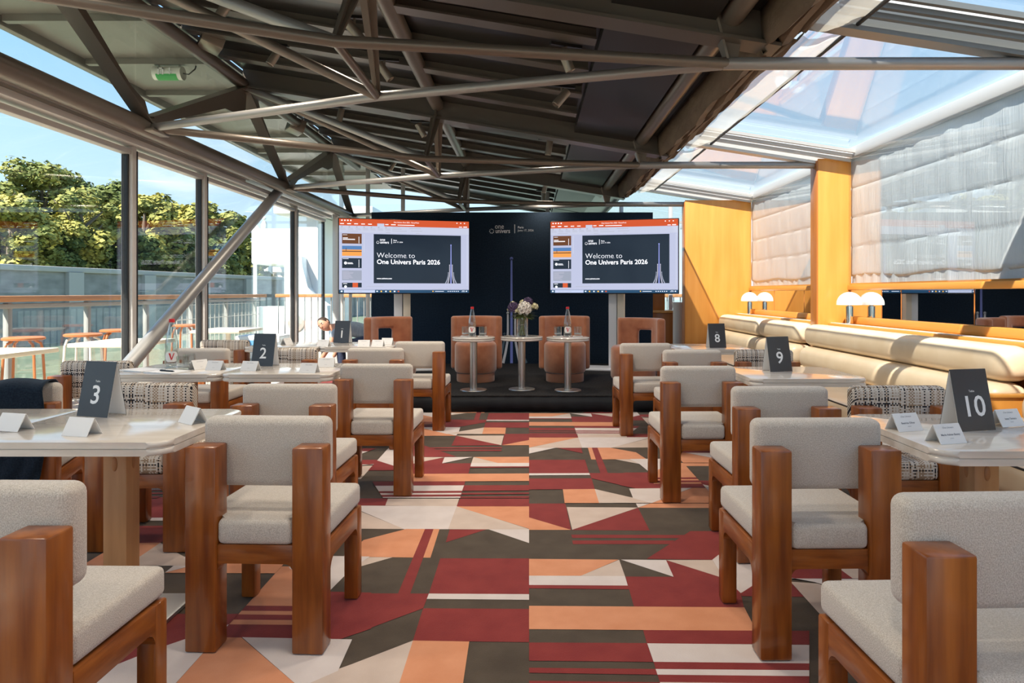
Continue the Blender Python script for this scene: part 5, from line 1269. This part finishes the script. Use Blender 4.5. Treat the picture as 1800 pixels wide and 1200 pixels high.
# bridge with statue
t = thing('stone_bridge', 'pale stone bridge with balustrade in the distance behind the brace', 'bridge', (-42, 112, -1.7))
obj('deck', B1(-6, 34, 0, 6, 5.0, 6.2, bev=0.05), bld_w, t); obj('parapet', B1(-6, 34, -0.3, 0.0, 6.2, 7.0, bev=0.05), bld_w, t); obj('abutment', B1(-6, 3, 0.2, 6, 0, 5.0), bld_w, t, smooth=0); obj('pier', B1(22, 26, 0.2, 6, 0, 5.0), bld_w, t, smooth=0)
for k in range(24): obj('dentil', B1(-5+1.6*k, -4.2+1.6*k, -0.5, -0.02, 5.6, 6.0), quay_lt, t, smooth=0)
t = thing('statue', 'white horse-and-rider statue on a tall pedestal at the bridge', 'statue', (-42.0, 108.0, -1.7))
obj('pedestal', B1(-1.1, 1.1, -1.0, 1.0, 0, 9.2, bev=0.1), bld_w, t); obj('cornice', B1(-1.5, 1.5, -1.3, 1.3, 9.21, 9.7, bev=0.1), bld_w, t)
m = NB(); sphere(m, (0, 0, 12.2), (1.3, 0.6, 0.8), 14, 10); tube(m, [(-0.9, 0, 12.4), (-1.5, 0, 13.6), (-1.9, 0, 13.4)], [0.5, 0.4, 0.25], 8)
for x in (-0.9, 0.8):
    for y in (-0.3, 0.3): tube(m, [(x, y, 11.9), (x-0.1, y, 10.8), (x, y, 9.7)], [0.28, 0.2, 0.16], 8)
obj('horse', m, bld_w, t)
m = NB(); tube(m, [(0.1, 0, 12.7), (0.1, 0, 13.6), (0.1, 0, 14.2)], [0.45, 0.5, 0.22], 10); sphere(m, (0.1, 0, 14.6), 0.32, 10, 8); obj('rider', m, bld_w, t)
# white boat superstructure beyond the bow
t = thing('boat_cabin', 'white boat superstructure with a porthole beyond the end windows', 'boat', (-5.35, 17.0, -1.0))
m = NB(); pts = [(-0.75, 0.0), (0.10, 0.0), (0.10, 3.9), (-0.75, 3.9)]
obj('cabin_wall', B1(-0.62, 0.10, 0, 3, 0, 4.1, bev=0.05), boat_w, t)
m = NB(); prism(m, [(-0.62, 0.0), (0.55, 0.0), (0.42, 1.85), (0.15, 2.05), (-0.05, 2.3), (-0.18, 2.8), (-0.2, 3.05), (-0.62, 3.05)], 'y', -0.35, -0.02); obj('curved_fin', m, boat_w, t, smooth=0)
m = NB(); tube(m, [(-0.33, -0.37, 1.42), (-0.33, -0.352, 1.42)], 0.20, 24); obj('porthole', m, quay_lt, t)
obj('porthole_bar', B1(-0.34, -0.32, -0.385, -0.372, 1.22, 1.62), stool_wh, t, smooth=0)
obj('upper_deck', B1(-0.95, 1.5, -0.2, 4, 4.11, 4.3, bev=0.03), boat_w, t)
t = thing('wheelhouse', 'white moored boat wheelhouse right of the porthole cabin', 'boat', (-5.6, 22.0, -1.6))
obj('house', B1(0.6, 3.2, 0, 4, 0, 4.4, bev=0.05), boat_w, t); obj('roof', B1(0.4, 3.4, -0.2, 4.2, 4.41, 4.6, bev=0.04), boat_w, t); obj('stripe', B1(0.6, 3.2, -0.03, -0.002, 2.5, 2.8), rail_wood, t, smooth=0)
for k in range(4): obj('porthole_window', B1(0.85+0.6*k, 1.2+0.6*k, -0.03, -0.002, 1.2, 1.7, bev=0.01), dark_win, t)
t = thing('blown_white_block', 'white block imitating the blown-out brightness behind the diagonal brace', 'canopy', (-7.6, 20.0, -0.6))  # plain white shapes imitate overexposed brightness beyond the glass, not a real canopy
obj('upper_white', B1(-0.55, 1.45, 0, 3, 2.6, 3.65, bev=0.06), boat_w, t)
for x in (-0.45, 0.5, 1.35): obj('post', B1(x-0.04, x+0.04, 0.02, 0.10, 0, 2.6), boat_w, t, smooth=0)
obj('lower_white', B1(-0.5, 1.4, 0.2, 1.2, 0, 1.35, bev=0.03), boat_w, t)
#parasol(-6.9, 13.2, 'white parasol beyond the terrace at the second window', 1.15, 0.9)
# white wire mesh fence
t = thing('mesh_fence', 'white wire mesh fence panel on the far terrace', 'fence', (-5.45, 10.4, -0.03))
for k in range(22): obj('wire', tube(NB(), [(0, 0.16*k, 0.05), (0, 0.16*k, 1.02)], 0.006, 5), stool_wh, t)
for k in range(5): obj('wire', tube(NB(), [(0, 0, 0.08+0.23*k), (0, 3.4, 0.08+0.23*k)], 0.006, 5), stool_wh, t)
t = thing('storage_crate', 'white and blue boxes stacked outside behind sign two', 'boxes', (-4.9, 12.6, -0.03))
obj('lower_box', B1(-0.4, 0.4, -0.3, 0.3, 0, 0.42, bev=0.02), boat_w, t); obj('blue_band', B1(-0.2, 0.3, -0.31, -0.302, 0.12, 0.34), mat('box_blue', (0.10, 0.30, 0.55), 0.6), t, smooth=0)
